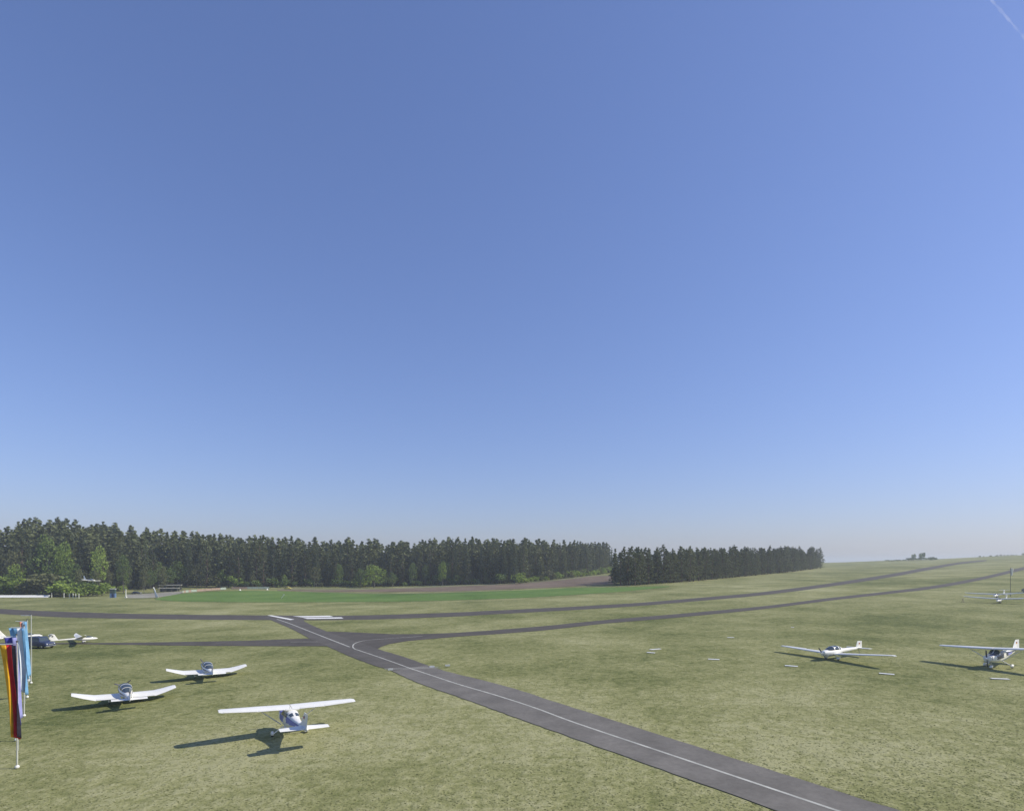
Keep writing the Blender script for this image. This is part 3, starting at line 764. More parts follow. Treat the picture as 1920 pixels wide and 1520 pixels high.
def gull_wing_plane(x, y, hd, label, group, phase, roll=3.0):
    t = seat(empty('gull_wing_plane', label=label, cat='airplane', group=group), x, y, hd, .01, roll, 1.5)
    F_ = [(2.38, 1.2, .16, .16, .16), (2.28, 1.2, .34, .27, .32), (1.9, 1.19, .46, .35, .45), (1.2, 1.14, .53, .37, .5), (.4, 1.1, .57, .36, .5), (-.6, 1.1, .56, .35, .48), (-1.4, 1.12, .48, .33, .42), (-2.4, 1.14, .33, .27, .32), (-3.6, 1.14, .19, .19, .2), (-4.55, 1.12, .05, .12, .12)]
    MB().loft([ring(*s) for s in F_]).done('fuselage', M['white'], t, True)
    C_ = [(1.25, 1.42, .3, .06, .1), (.85, 1.42, .47, .3, .1), (.3, 1.42, .53, .47, .1), (-.4, 1.42, .53, .5, .1), (-1.1, 1.42, .48, .4, .1), (-1.75, 1.4, .34, .2, .1), (-2.3, 1.36, .2, .05, .1)]
    skin('cowl_panel', F_, both([[(2.25, 89), (1.3, 89), (1.3, 10), (2.25, -5)]]), M['slate'], t, .01)
    cn = MB().loft([ring(*s, n=18) for s in C_]).done('canopy', M['glass'], t, True)
    for xx in (.75, -.45, -1.35):
        X, z, hw, hu, hd_ = at_x(C_, xx)
        MB().loft([ring(xx + .04, z, hw + .012, hu + .012, hd_, 18), ring(xx - .04, z, hw + .012, hu + .012, hd_, 18)]).done('canopy_frame', M['white'], cn, True)
    skin('side_stripe', F_, both([[(2.0, 8), (-4.2, 20), (-4.2, 2), (2.0, -12)]]), M['navy'], t)
    for s in (1, -1):
        wing('wing', [(s * .45, .8, 2.3, .68), (s * 1.5, .8, 2.3, .68), (s * 2.5, .8, 2.3, .70), (s * 3.4, .62, 1.85, .93), (s * 4.2, .48, 1.4, 1.16), (s * 4.36, .38, 1.15, 1.19)], M['white'], t)
        wing('flap', [(s * .6, -1.05, .5, .715), (s * 2.4, -1.05, .5, .735)], M['offw'], t, .9)
        wing('tailplane', [(s * .03, -3.72, .8, 1.1), (s * 1.45, -3.78, .7, 1.1)], M['white'], t)
        spat(t, (-.15, s * 1.28, .2)); wheel(t, (-.12, s * 1.28, .19), .19)
        MB().tube((-.12, s * 1.28, .38), (-.1, s * 1.26, .68), .06, .07, 8).done('gear_leg', M['white'], t)
        MB().ball((.3, s * 4.36, 1.21), .05).done('wingtip_light', M['redlamp'] if s > 0 else M['lamp'], t)
    fin('fin', [(1.15, -3.3, 1.3), (1.45, -3.72, .98), (2.05, -4.05, .72), (2.15, -4.12, .6)], M['white'], t)
    fin('rudder', [(1.05, -4.5, .35), (2.12, -4.62, .3)], M['offw'], t, .8)
    fin_flag(t, -4.3, 1.85)
    spat(t, (1.55, 0, .19), L_=.7); wheel(t, (1.57, 0, .18), .18, .12); MB().tube((1.55, 0, .35), (1.6, 0, .85), .05, .05, 8).done('gear_leg', M['metal'], t)
    prop(t, 2.36, 1.2, 3, .86, phase)
    MB().tube((-2.6, 0, 1.4), (-2.75, 0, 1.85), .012, .006, 5).done('antenna', M['dark'], t)
    return t

def high_wing_plane(x, y, hd, label, stripe='navy', span=5.5, blade=1.5708, group=None, roll=0):
    t = plane('high_wing_plane', x, y, hd, label, group, roll); k = span / 5.5
    F_ = [(2.02, 1.22, .2, .2, .2), (1.95, 1.22, .4, .3, .34), (1.5, 1.22, .5, .36, .44), (.9, 1.22, .54, .4, .52), (.62, 1.22, .55, .46, .54), (.1, 1.25, .56, .8, .58), (-.6, 1.27, .56, .82, .58), (-1.2, 1.3, .52, .76, .54), (-1.9, 1.36, .42, .5, .46), (-2.8, 1.42, .3, .33, .36), (-4.2, 1.5, .16, .21, .22), (-5.5, 1.56, .05, .13, .13)]
    MB().loft([ring(*s, p=3.0) for s in F_]).done('fuselage', M['white'], t, True)
    ws = [[(.66, 88), (.14, 88), (.14, 30), (.66, 30)]]
    skin('windscreen', F_, both(ws), M['glass'], t, .014, 3.0)
    skin('side_window', F_, both([[(.02, 40), (-.62, 40), (-.62, 14), (.12, 14)]]), M['glass'], t, .014, 3.0)
    skin('rear_side_window', F_, both([[(-.7, 40), (-1.45, 42), (-1.35, 14), (-.7, 14)]]), M['glass'], t, .014, 3.0)
    skin('rear_window', F_, both([[(-1.55, 85), (-2.1, 85), (-2.05, 50), (-1.6, 45)]]), M['glass'], t, .014, 3.0)
    skin('cheat_stripe', F_, both([[(1.9, 30), (-4.9, 18), (-4.9, 2), (1.9, -14)]]), M[stripe], t, .011, 3.0)
    skin('cowl_panel', F_, both([[(1.9, 89), (.72, 89), (.72, 34), (1.9, 34)]]), M[stripe], t, .009, 3.0)
    skin('registration_band', F_, both([[(-2.0, 6), (-3.3, 6), (-3.3, -14), (-2.0, -14)]]), M['lilac'], t, .016, 3.0)
    MB().box((-.3, 0, 2.1), (1.5, 1.0, .1)).done('wing_root_fairing', M['white'], t)
    for s in (1, -1):
        wing('wing', [(s * .03, .55, 1.63, 2.12), (s * 2.6 * k, .55, 1.63, 2.16), (s * (5.3 * k), .38, 1.16, 2.24), (s * 5.5 * k, .2, .8, 2.25)], M['white'], t)
        wing('aileron', [(s * 2.7 * k, -.72, .36, 2.185), (s * 5.2 * k, -.5, .28, 2.255)], M['offw'], t)
        wing('flap', [(s * .6, -.72, .37, 2.15), (s * 2.6 * k, -.72, .37, 2.18)], M['offw'], t)
        MB().tube((.15, s * .56, .78), (.05, s * 2.5 * k, 2.1), .045, .045, 8).done('wing_strut', M['white'], t)
        wing('tailplane', [(s * .03, -4.5, 1.1, 1.6), (s * 1.7, -4.75, .75, 1.6)], M['white'], t)
        MB().tube((-.35, s * .45, .72), (-.42, s * 1.24, .24), .06, .04, 8).done('gear_leg', M['white'], t)
        spat(t, (-.42, s * 1.27, .2)); wheel(t, (-.4, s * 1.27, .2), .2)
    fin('fin', [(1.6, -3.5, 2.0), (1.85, -4.25, 1.25), (2.6, -4.95, .82), (2.72, -5.1, .66)], M['white'], t)
    fin('rudder', [(1.5, -5.42, .42), (2.7, -5.72, .34)], M['offw'], t, .8)
    fin_flag(t, -5.2, 2.45)
    spat(t, (1.25, 0, .18), L_=.75); wheel(t, (1.27, 0, .18), .18, .12); MB().tube((1.25, 0, .35), (1.3, 0, .9), .05, .05, 8).done('gear_leg', M['metal'], t)
    prop(t, 2.02, 1.22, 2, .95, blade)
    MB().tube((-1.0, .2, 2.2), (-1.2, .2, 2.6), .012, .006, 5).done('antenna', M['dark'], t)
    return t

def motor_glider(x, y, hd, label, half=7.65):
    t = plane('motor_glider', x, y, hd, label, None, 2.5); k = half / 7.65
    F_ = [(1.98, .95, .16, .15, .16), (1.9, .95, .34, .26, .34), (1.4, .95, .46, .34, .46), (.8, .95, .53, .37, .48), (0, .97, .53, .36, .46), (-.9, .99, .46, .33, .38), (-1.8, 1.0, .33, .27, .28), (-3.4, 1.02, .18, .2, .18), (-5.25, 1.02, .04, .12, .1)]
    MB().loft([ring(*s) for s in F_]).done('fuselage', M['white'], t, True)
    C_ = [(1.2, 1.24, .3, .05, .1), (.85, 1.25, .44, .26, .1), (.3, 1.26, .5, .44, .1), (-.3, 1.26, .49, .45, .1), (-.85, 1.26, .42, .33, .1), (-1.4, 1.25, .28, .08, .1)]
    cn = MB().loft([ring(*s, n=18) for s in C_]).done('canopy', M['glass'], t, True)
    for xx in (.35, -.5):
        X, z, hw, hu, hd_ = at_x(C_, xx)
        MB().loft([ring(xx + .05, z, hw + .012, hu + .012, hd_, 18), ring(xx - .05, z, hw + .012, hu + .012, hd_, 18)]).done('canopy_frame', M['white'], cn, True)
    MB().loft([ring(-.85, 1.26, .43, .345, .1, 18), ring(-1.1, 1.255, .37, .25, .1, 18), ring(-1.5, 1.24, .27, .06, .1, 18)]).done('turtle_deck', M['white'], t, True)
    skin('belly_shade', F_, [[(1.85, -16), (-1.6, -24), (-1.6, -156), (1.85, -164)]], M['navy'], t, .008)  # shade under the white fuselage, painted on as a dark skin
    for s in (1, -1):
        wing('wing', [(s * .4, .62, 1.5, .72), (s * 2.5 * k, .62, 1.45, .84), (s * 5.2 * k, .5, 1.12, 1.0), (s * 7.4 * k, .36, .78, 1.14), (s * 7.65 * k, .22, .5, 1.1)], M['white'], t)
        wing('aileron', [(s * 4.4 * k, -.5, .3, .975), (s * 7.2 * k, -.28, .2, 1.145)], M['offw'], t)
        wing('tailplane', [(s * .03, -4.5, .85, 1.05), (s * 1.55, -4.62, .65, 1.05)], M['white'], t)
        MB().tube((.35, s * .42, .6), (.3, s * .82, .28), .05, .04, 8).done('gear_leg', M['white'], t)
        spat(t, (.28, s * .84, .19), L_=.75); wheel(t, (.3, s * .84, .19), .19)
    fin('fin', [(1.02, -3.9, 1.2), (1.3, -4.35, .85), (1.85, -4.6, .62), (1.93, -4.66, .52)], M['white'], t)
    fin('rudder', [(.98, -5.05, .42), (1.92, -5.15, .38)], M['offw'], t, .8)
    fin_flag(t, -4.95, 1.68, .2)
    wheel(t, (-5.0, 0, .09), .09, .06); MB().tube((-5.0, 0, .12), (-4.8, 0, .95), .03, .05, 6).done('tail_strut', M['metal'], t)
    prop(t, 1.98, .95, 2, .8, 2.2)
    return t

def sailplane(x, y, hd, label, roll=0, group=None, half=7.5):
    t = plane('sailplane', x, y, hd, label, group, roll)
    F_ = [(2.5, .68, .02, .02, .02), (2.38, .69, .11, .09, .1), (2.0, .71, .22, .17, .21), (1.4, .74, .31, .25, .3), (.7, .77, .35, .28, .34), (0, .8, .32, .27, .3), (-.7, .84, .22, .2, .2), (-1.5, .86, .15, .14, .14), (-2.8, .87, .1, .1, .1), (-4.2, .88, .05, .07, .08)]
    F_ = [(a, b, c * 1.18, d * 1.15, e * 1.12) for (a, b, c, d, e) in F_]
    MB().loft([ring(*s, n=16) for s in F_]).done('fuselage', M['white'], t, True)
    C_ = [(2.05, .85, .13, .05, .03), (1.7, .89, .24, .19, .03), (1.2, .93, .33, .29, .03), (.75, .96, .35, .31, .03), (.42, .99, .3, .2, .03)]
    MB().loft([ring(*s, n=16) for s in C_]).done('canopy', M['glass'], t, True)
    k = half / 7.5
    for s in (1, -1):
        wing('wing', [(s * .2, .4, 1.12, 1.0), (s * 3.5 * k, .35, 1.0, 1.17), (s * 6.0 * k, .25, .74, 1.34), (s * 7.3 * k, .12, .46, 1.52), (s * 7.5 * k, .02, .28, 1.62)], M['white'], t, 1.9)
        wing('aileron', [(s * 4.0 * k, -.46, .22, 1.225), (s * 6.8 * k, -.32, .16, 1.43)], M['offw'], t)
        wing('tailplane', [(s * .02, -4.02, .52, 1.98), (s * 1.2, -4.1, .36, 2.0)], M['white'], t)
    fin('fin', [(.86, -3.15, 1.05), (1.1, -3.4, .88), (1.96, -3.85, .68)], M['white'], t)
    fin('rudder', [(.84, -4.12, .34), (1.94, -4.48, .26)], M['offw'], t, .8)
    MB().box((-4.1, 0, 1.62), (.2, .14, .2)).done('fin_emblem', M['dark'], t)
    wheel(t, (.3, 0, .22), .22, .14)
    MB().box((.45, .17, .36), (.5, .02, .22)).box((.45, -.17, .36), (.5, .02, .22)).done('gear_door', M['white'], t)
    wheel(t, (-3.9, 0, .1 + .5), .1, .06)
    MB().tube((-3.9, 0, .6), (-3.9, 0, .84), .03, .04, 6).done('tail_strut', M['offw'], t)
    return t

gull_wing_plane(-38.8, 58.8, 128, 'white gull-wing airplane parked nearer the flags, tail towards the tower', 'white gull-wing airplanes', .35)
gull_wing_plane(-37.2, 71.5, 124.5, 'white gull-wing airplane parked farther out, nearer the taxiway than its twin', 'white gull-wing airplanes', .95)
high_wing_plane(54.3, 65.7, 209, 'white high-wing airplane with dark blue nose, partly outside the picture on the right', roll=4.0)
high_wing_plane(-17.6, 46.2, 122, 'white high-wing airplane seen from above and behind, closest to the tower', 'lilac', 5.08, .6, None, 3.5)
motor_glider(40.1, 73.1, 205.2, 'long-winged white motor glider with bubble canopy and square fin standing alone on the grass')
sailplane(-78.8, 107.3, 41.6, 'white sailplane with upright fin beside the dark blue car, nose to the taxiway', -3.5)
sailplane(119.2, 143.1, 214, 'front sailplane of the two under the windsock mast, one wing held by a trestle', 1.5, 'sailplanes under the windsock mast')
sailplane(130.0, 157.0, 210.2, 'rear sailplane of the two under the windsock mast, one wing tip raised', 3.0, 'sailplanes under the windsock mast')

# ------------------------------------------------------------------ vehicles
def car(name, x, y, hd, label, body, prof, width, cab, wheels=.33, cat='car'):
    """prof: side outline (x, z); cab: (front base, front top, rear top, rear base, sill z, roof z)"""
    t = seat(empty(name, label=label, cat=cat), x, y, hd)
    b = MB(); w = width / 2
    out = prof
    n = len(out)
    rings = []
    for (f, sc_) in ((-1, .93), (-.9, 1.0), (.9, 1.0), (1, .93)):
        cx, cz = sum(p[0] for p in out) / n, sum(p[1] for p in out) / n
        rings.append([(cx + (p[0] - cx) * sc_, f * w, cz + (p[1] - cz) * sc_) for p in out])
    b.loft(rings).done('body', body, t, True)
    fb, ft, rt, rb, sz, rz = cab; iw = w * .82
    P0 = [(fb, sz), (ft, rz), (rt, rz), (rb, sz)]
    r0 = [[(px, s * (w * .95 if pz == sz else iw), pz) for (px, pz) in P0] for s in (-1, 1)]
    MB().loft(r0).done('cabin', body, t, True)
    lerp = lambda a, b, k: (a[0] + (b[0] - a[0]) * k, a[1] + (b[1] - a[1]) * k)
    for s in (-1, 1):
        for (k0, k1) in ((.06, .47), (.53, .94)):
            q = []
            for (kx, kz) in ((k0, .12), (k1, .12), (k1, .86), (k0, .86)):
                bot = fb + (rb - fb) * kx; top = ft + (rt - ft) * kx
                q.append((bot + (top - bot) * kz, s * (w * .95 + (iw - w * .95) * kz + .015), sz + (rz - sz) * kz))
            q2 = [(p[0], p[1] - s * .03, p[2]) for p in q]
            MB().loft([q, q2]).done('side_window', M['glass'], t)
    for nm, (bx, tx), o in (('windscreen', (fb, ft), .015), ('rear_window', (rb, rt), -.015)):
        q = []
        for (ky, kz) in ((-.86, .12), (.86, .12), (.86, .88), (-.86, .88)):
            q.append((bx + (tx - bx) * kz + o, ky * (w * .95 + (iw - w * .95) * kz), sz + (rz - sz) * kz))
        MB().loft([q, [(p[0] - 2 * o, p[1], p[2]) for p in q]]).done(nm, M['glass'], t)
    x1, x0 = max(p[0] for p in out), min(p[0] for p in out)
    for s in (-1, 1):
        for wx in (x1 - .85, x0 + .8): wheel(t, (wx, s * (w - .09), wheels), wheels, .22)
        MB().ball((x1 - .06, s * w * .7, .78), .12, 8, 5).done('headlight', M['lamp'], t)
        MB().box((x0 + .03, s * w * .8, .85), (.08, .14, .22)).done('tail_light', M['redlamp'], t)
        MB().box((fb - .15, s * (w + .1), sz + .08), (.12, .18, .14)).done('wing_mirror', body, t)
    MB().box((x1 + .02, 0, .45), (.12, width * .92, .16)).done('bumper', M['metal'], t)
    MB().box((x0 - .02, 0, .48), (.12, width * .92, .16)).done('bumper', M['dark'], t)
    MB().box((x1 - .0, 0, .72), (.08, width * .45, .18)).done('grille', M['metal'], t)
    return t
SUV = [(2.2, .35), (2.25, .75), (2.1, 1.02), (1.0, 1.14), (-2.1, 1.14), (-2.25, .9), (-2.2, .4)]
LOW = [(2.0, .28), (2.05, .6), (1.85, .82), (.95, .9), (-1.75, .95), (-2.0, .7), (-1.95, .32)]
car('offroad_car', -81.6, 101.5, -12, 'dark blue off-road car behind the flags beside the sailplane tail', M['navy'], SUV, 1.85, (.95, .55, -1.95, -2.15, 1.13, 1.95), .38)
car('parked_car', -184, 287.5, 5, 'dark low car parked on the pale gravel yard before the wood', M['dark'], LOW, 1.75, (.9, .3, -1.1, -1.7, .9, 1.42))
car('small_car', -122.8, 321.5, -10, 'small yellow and white car standing at the edge of the long wood', M['yellow'], LOW, 1.75, (.9, .3, -1.3, -1.7, .9, 1.5))
car('dark_van', 153.5, 173.6, 190, 'dark van at the right edge of the picture behind the sailplanes', M['dark'], SUV, 1.9, (1.2, .75, -2.0, -2.2, 1.13, 2.3), .36, 'van')
# light aeroplane at the left edge, behind the flags
def small_plane(x, y, hd, label):
    t = plane('low_wing_plane', x, y, hd, label)
    F_ = [(2.0, 1.05, .16, .15, .16), (1.9, 1.05, .36, .28, .36), (1.1, 1.05, .48, .36, .45), (0, 1.05, .5, .36, .42), (-1.2, 1.08, .38, .3, .33), (-2.6, 1.1, .22, .2, .2), (-4.1, 1.12, .05, .12, .1)]
    MB().loft([ring(*s) for s in F_]).done('fuselage', M['white'], t, True)
    C_ = [(.95, 1.36, .3, .04, .1), (.5, 1.37, .43, .34, .1), (-.1, 1.37, .44, .42, .1), (-.8, 1.37, .34, .28, .1), (-1.4, 1.34, .2, .04, .1)]
    MB().loft([ring(*s, n=16) for s in C_]).done('canopy', M['glass'], t, True)
    for s in (1, -1):
        wing('wing', [(s * .4, .6, 1.35, .8), (s * 4.0, .45, 1.1, 1.0), (s * 4.3, .3, .8, 1.03)], M['white'], t)
        wing('tailplane', [(s * .03, -3.3, .85, 1.15), (s * 1.5, -3.45, .62, 1.15)], M['white'], t)
        MB().tube((-.1, s * .9, .75), (-.12, s * 1.0, .3), .05, .04, 8).done('gear_leg', M['white'], t)
        wheel(t, (-.12, s * 1.0, .19), .19)
    skin('side_stripe', F_, both([[(1.8, 6), (-3.8, 14), (-3.8, -6), (1.8, -14)]]), M['navy'], t)
    fin('fin', [(1.15, -2.3, 1.85), (1.4, -2.95, 1.2), (2.1, -3.5, .75), (2.85, -4.0, .42)], M['white'], t)
    fin('rudder', [(1.1, -3.95, .35), (2.8, -4.4, .2)], M['offw'], t, .8)
    wheel(t, (1.5, 0, .17), .17, .12); MB().tube((1.5, 0, .3), (1.5, 0, .8), .05, .05, 8).done('gear_leg', M['metal'], t)
    prop(t, 2.0, 1.05, 2, .8, .4)
    return t
small_plane(-90.5, 109.5, 40, 'white low-wing airplane with tall swept fin at the left edge, mostly behind the flags')

# ------------------------------------------------------------------ flagpoles and flags
def flagpole(x, y, h, label):
    t = empty('flagpole', on_ground(x, y), 0, label, 'flagpole', 'row of flagpoles by the tower')
    MB().tube((0, 0, 0), (0, 0, h), .055, .035, 10).done('pole', M['pole'], t, True)
    MB().ball((0, 0, .12), .14, 10, 7, .9).done('foot', M['offw'], t, True)
    MB().tube((0, 0, h - .12), (-1.15, -.1, h - .12), .03, .025, 8).done('arm', M['whcloth'], t, True)
    MB().ball((0, 0, h + .05), .07, 8, 6).done('cap', M['dark'], t, True)
    MB().tube((.09, 0, 1.2), (.06, 0, h - .1), .008, .008, 5).done('halyard', M['whcloth'], t)
    return t
def flag(x, y, top, w, h, cols, label, seed, flare=1.0, off=.12, wts=None):
    """limp banner under the arm of its pole: coloured stripes, each a cloth of its own, in deep vertical folds"""
    t = empty('flag', (x, y, top), 0, label, 'flag', None)
    rs = random.Random(seed); ph = rs.uniform(0, 6); n = len(cols); NZ = 22; NU = 9
    wts = wts or [1 / n] * n
    k1, k2 = rs.uniform(9, 13), rs.uniform(16, 24)
    for i, c in enumerate(cols):
        V_, F_ = [], []
        for a in range(NZ + 1):
            v = a / NZ
            squeeze = (1 - .38 * v ** .6) * flare
            for b_ in range(NU + 1):
                u = sum(wts[:i]) + wts[i] * b_ / NU
                d = .2 * math.sin(k1 * u + ph + 1.3 * v) * (.35 + .6 * v) + .09 * math.sin(k2 * u + 2 * ph - 2 * v) * (.3 + v)
                px = off + .34 * v - w * u * squeeze - .12 * v * math.sin(3 * v + ph) + .05 * math.sin(k2 * u + 5 * v) * v
                pz = -h * v * (1 - .05 * math.sin(6 * u + ph)) - .25 * u * u * v
                V_.append((px, d - .3, pz))
        for a in range(NZ):
            for b_ in range(NU):
                k = a * (NU + 1) + b_; F_.append((k, k + 1, k + NU + 2, k + NU + 1))
        o = mesh('stripe', V_, F_, M[c], t, True)
        s = o.modifiers.new('cloth', 'SOLIDIFY'); s.thickness = .012
    return t
PX = [(-57.1, 69.66, 8.2), (-51.0, 61.73, 8.2), (-44.7, 53.75, 8.3), (-38.85, 46.0, 8.3), (-33.32, 39.5, 8.5)]
PL = ['bare pale flagpole, farthest from the tower in the row', 'flagpole with a short white top arm, second from the far end of the row', 'flagpole carrying the light blue and white banner', 'flagpole carrying the deep blue banner', 'flagpole carrying the black, red and gold banner']
for (x, y, h), lab in zip(PX, PL): flagpole(x, y, h, lab)
def hang(k, w, h, cols, label, seed, flare=1.0, off=.12, wts=None):
    x, y, ph = PX[k]; return flag(x, y, gz(x, y) + ph - .16, w, h, cols, label, seed, flare, off, wts)
hang(1, .75, 5.9, ['ltblue', 'whcloth', 'orange'], 'narrow blue, white and orange banner hanging limp behind the light blue one', 3)
hang(2, 1.45, 5.8, ['ltblue', 'whcloth', 'ltblue', 'ltblue'], 'light blue and white banner hanging in folds', 5, 1.0, .3)
hang(3, 1.0, 6.6, ['lilac', 'eublue', 'eublue', 'eublue'], 'deep blue banner with a pale lilac edge hanging in folds', 8, 1.0, .2)
hang(4, 1.2, 6.0, ['blackc', 'red', 'gold'], 'black, red and gold banner at the left edge', 12, 1.0, .16, (.2, .34, .46))

# ------------------------------------------------------------------ markers and masts on the airfield
BOARDS = ['white marker board, far arm of the angled pair on the grass', 'white marker board, near arm of the angled pair on the grass', 'white marker board lying alone on the grass between the angled pair and the motor glider', 'white marker board lying in front of the motor glider nose',
          'white marker board lying between the motor glider and the high-wing airplane', 'white marker board lying in front of the high-wing airplane nose', 'tiny white marker board far out on the grass towards the taxiway', 'tiny grey-white marker board above the angled pair of boards']
for k, lab in enumerate(BOARDS):
    a, b = MK[2 * k], MK[2 * k + 1]; L_ = math.dist(a, b); cx, cy = (a[0] + b[0]) / 2, (a[1] + b[1]) / 2
    t = empty('marker_board', on_ground(cx, cy), math.atan2(b[1] - a[1], b[0] - a[0]), lab, 'marker', 'white marker boards on the grass')
    MB().box((0, 0, .06), (L_, .5, .03)).done('panel', M['white'], t)
    for s in (-.35, .35): MB().box((s * L_, 0, .015), (.08, .36, .05)).done('foot', M['wood'], t)
for (x, y), lab in zip(WHEEL2 + [(-8.2, 74.6)], ('small white sign board at the right end of the hold line', 'small white sign board at the left end of the hold line', 'small white sign board just past the hold line on the grass')):
    t = empty('hold_sign', on_ground(x, y), .1, lab, 'sign', 'small white boards at the hold line')
    MB().box((0, 0, .2), (.6, .08, .2)).done('panel', M['white'], t)
    for s in (-.3, .3): MB().tube((s, 0, 0), (s * .8, 0, .12), .025, .025, 6).done('leg', M['dark'], t)
# windsock
t = empty('windsock', on_ground(136.7, 160.9), 0, 'limp white windsock on a thin dark mast beyond the sailplanes', 'windsock')
MB().tube((0, 0, 0), (0, 0, 7.9), .06, .04, 8).done('mast', M['dark'], t, True)
rr = []
for k in range(9):
    v = k / 8; r = .36 - .17 * v; rr.append([(.35 + r * math.cos(6.283 * i / 12) * (1 - .25 * v) + .06 * math.sin(4 * v), r * math.sin(6.283 * i / 12) * .8, 7.75 - 2.0 * v) for i in range(12)])
MB().loft(rr, False).done('sock', M['white'], t, True)
MB().tube((0, 0, 7.8), (.7, 0, 7.75), .02, .02, 6).done('hoop_arm', M['dark'], t)
# trestle under the front sailplane's wing
t = empty('wing_trestle', on_ground(112.9, 146.9), .6, 'small dark trestle holding up the wing of the front sailplane', 'trestle')
MB().box((0, 0, 1.0), (.5, .1, .08)).done('top_rail', M['wood'], t)
for s in (-.2, .2):
    for q in (-.25, .25): MB().tube((s, 0, 1.0), (s, q, 0), .025, .025, 6).done('leg', M['wood'], t)

# ------------------------------------------------------------------ along the far side of the airfield
# long white barrier
a, b = WALL; L_ = math.dist(a, b)
t = empty('white_barrier', on_ground((a[0] + b[0]) / 2, (a[1] + b[1]) / 2), math.atan2(b[1] - a[1], b[0] - a[0]), 'long low sloping white barrier on dark feet in front of the thicket', 'barrier')
for k in range(7):
    x0, x1 = -L_ / 2 + k * L_ / 7 + .02, -L_ / 2 + (k + 1) * L_ / 7 - .02
    MB().loft([[(xx, -1.0, .2), (xx, .5, 1.1), (xx, .6, 1.12), (xx, .6, .22)] for xx in (x0, x1)]).done('panel', M['whitec'], t)
for k in range(8): MB().box((-L_ / 2 + .3 + k * (L_ - .6) / 7, 0, .12), (.4, .5, .28)).done('foot', M['dark'], t)
for k, (x, y) in enumerate(FPOSTS):
    o = MB().tube((0, 0, -.3), (0, 0, 2.1), .14, .12, 8).done('fence_post', M['concrete'], None, True); o.location = on_ground(x, y)
    tag(o, 'pale grey post in the row between the white barrier and the blue cabin', 'post', 'pale posts beside the thicket')
x, y = POST[0]
t = empty('gate_post', on_ground(x, y), 0, 'tall pale post at the left corner of the gravel yard', 'post')
MB().tube((0, 0, 0), (0, 0, 3.6), .2, .16, 8).done('shaft', M['concrete'], t, True); MB().box((0, 0, 3.66), (.5, .5, .12)).done('cap', M['offw'], t); MB().box((0, 0, .3), (.7, .7, .6)).done('foot', M['concrete'], t)
# cabin
x, y = CABIN[0]
t = empty('small_cabin', on_ground(x, y), .25, 'narrow blue cabin with a dark green upper half beside the thicket', 'cabin')
MB().box((0, 0, .95), (2.0, 1.6, 1.9)).done('lower_panel', M['cabin'], t); MB().box((0, 0, 2.85), (1.9, 1.5, 1.9)).done('upper_panel', M['green'], t)
MB().box((0, 0, 3.88), (2.2, 1.8, .14)).done('roof', M['offw'], t); MB().box((.2, -.82, 1.0), (.8, .06, 1.7)).done('door', M['navy'], t); MB().box((-.5, -.78, 2.9), (.6, .06, .8)).done('window', M['glass'], t)
# feather flag
x, y = FEATHER[0]
t = empty('feather_flag', on_ground(x, y), 0, 'white and pale blue feather flag standing at the gravel yard', 'flag')
MB().tube((0, 0, 0), (-.25, 0, 2.8), .04, .03, 6).tube((-.25, 0, 2.8), (-.95, 0, 4.4), .03, .02, 6).done('pole', M['pole'], t)
V_, F_ = [], []
for k in range(11):
    v = k / 10; x0 = -.98 + 1.0 * v ** 1.3; w = .45 + .75 * v
    for q in range(4): V_.append((x0 + w * q / 3 + .03, .08 * math.sin(2.5 * q + 5 * v), 4.25 - 3.9 * v))
for k in range(10):
    for q in range(3): i = k * 4 + q; F_.append((i, i + 1, i + 5, i + 4))
o = mesh('banner', V_, F_, M['whcloth'], t, True); o.modifiers.new('cloth', 'SOLIDIFY').thickness = .02
MB().ball((-.95, 0, 4.45), .32, 8, 6).done('tip', M['white'], t, True); MB().box((0, 0, .06), (1.0, 1.0, .12)).done('base', M['dark'], t)
# open shelters with pale flat roofs
for (x, y, L_, z, lab) in ((-181, 311, 10.5, 2.6, 'upper of two open shelters with pale flat roofs by the gravel yard'), (-177.5, 303.5, 9.5, 1.7, 'lower of two open shelters with pale flat roofs by the gravel yard')):
    t = empty('open_shelter', on_ground(x, y), .3, lab, 'shelter', 'shelters by the gravel yard')
    MB().box((0, 0, z + .12), (L_, 3.6, .24)).done('roof', M['roofp'], t)
    for i in range(4):
        for s in (-1.5, 1.5): MB().tube((-L_ / 2 + .5 + i * (L_ - 1) / 3, s, -.3), (-L_ / 2 + .5 + i * (L_ - 1) / 3, s, z), .09, .09, 6).done('post', M['wood'], t)
    MB().box((0, 1.65, z / 2), (L_ - .4, .1, z)).done('back_wall', M['green'], t)
# low board fences
for (P, n, pat, lab) in ((PANELS1, 9, 'gogogooog', 'first low fence of faded orange and grey boards, rising behind the crop field'), (PANELS2, 7, 'ooogggg', 'second low fence of boards, orange on its left half and grey-green on its right')):
    t = empty('board_fence', on_ground(*P[0]), 0, lab, 'fence'); o0 = Vector(t.location)
    pts = catmull(P, 12) if len(P) > 2 else [np.array(P[0]) + (np.array(P[1]) - np.array(P[0])) * k / 24 for k in range(25)]
    for k in range(n):
        p = pts[int(k * (len(pts) - 1) / n)]; q = pts[int((k + 1) * (len(pts) - 1) / n)]; L_ = math.dist(p, q)
        c = on_ground((p[0] + q[0]) / 2, (p[1] + q[1]) / 2) - o0; rz = math.atan2(q[1] - p[1], q[0] - p[0])
        MB().box((c.x, c.y, c.z + .85), (L_ * .97, .08, 1.1), rz).done('board', M['orangeb' if pat[k] == 'o' else 'greyb'], t)
        e = on_ground(p[0], p[1]) - o0; MB().box((e.x, e.y + .08, e.z + .6), (.1, .1, 1.6), rz).done('post', M['wood'], t)
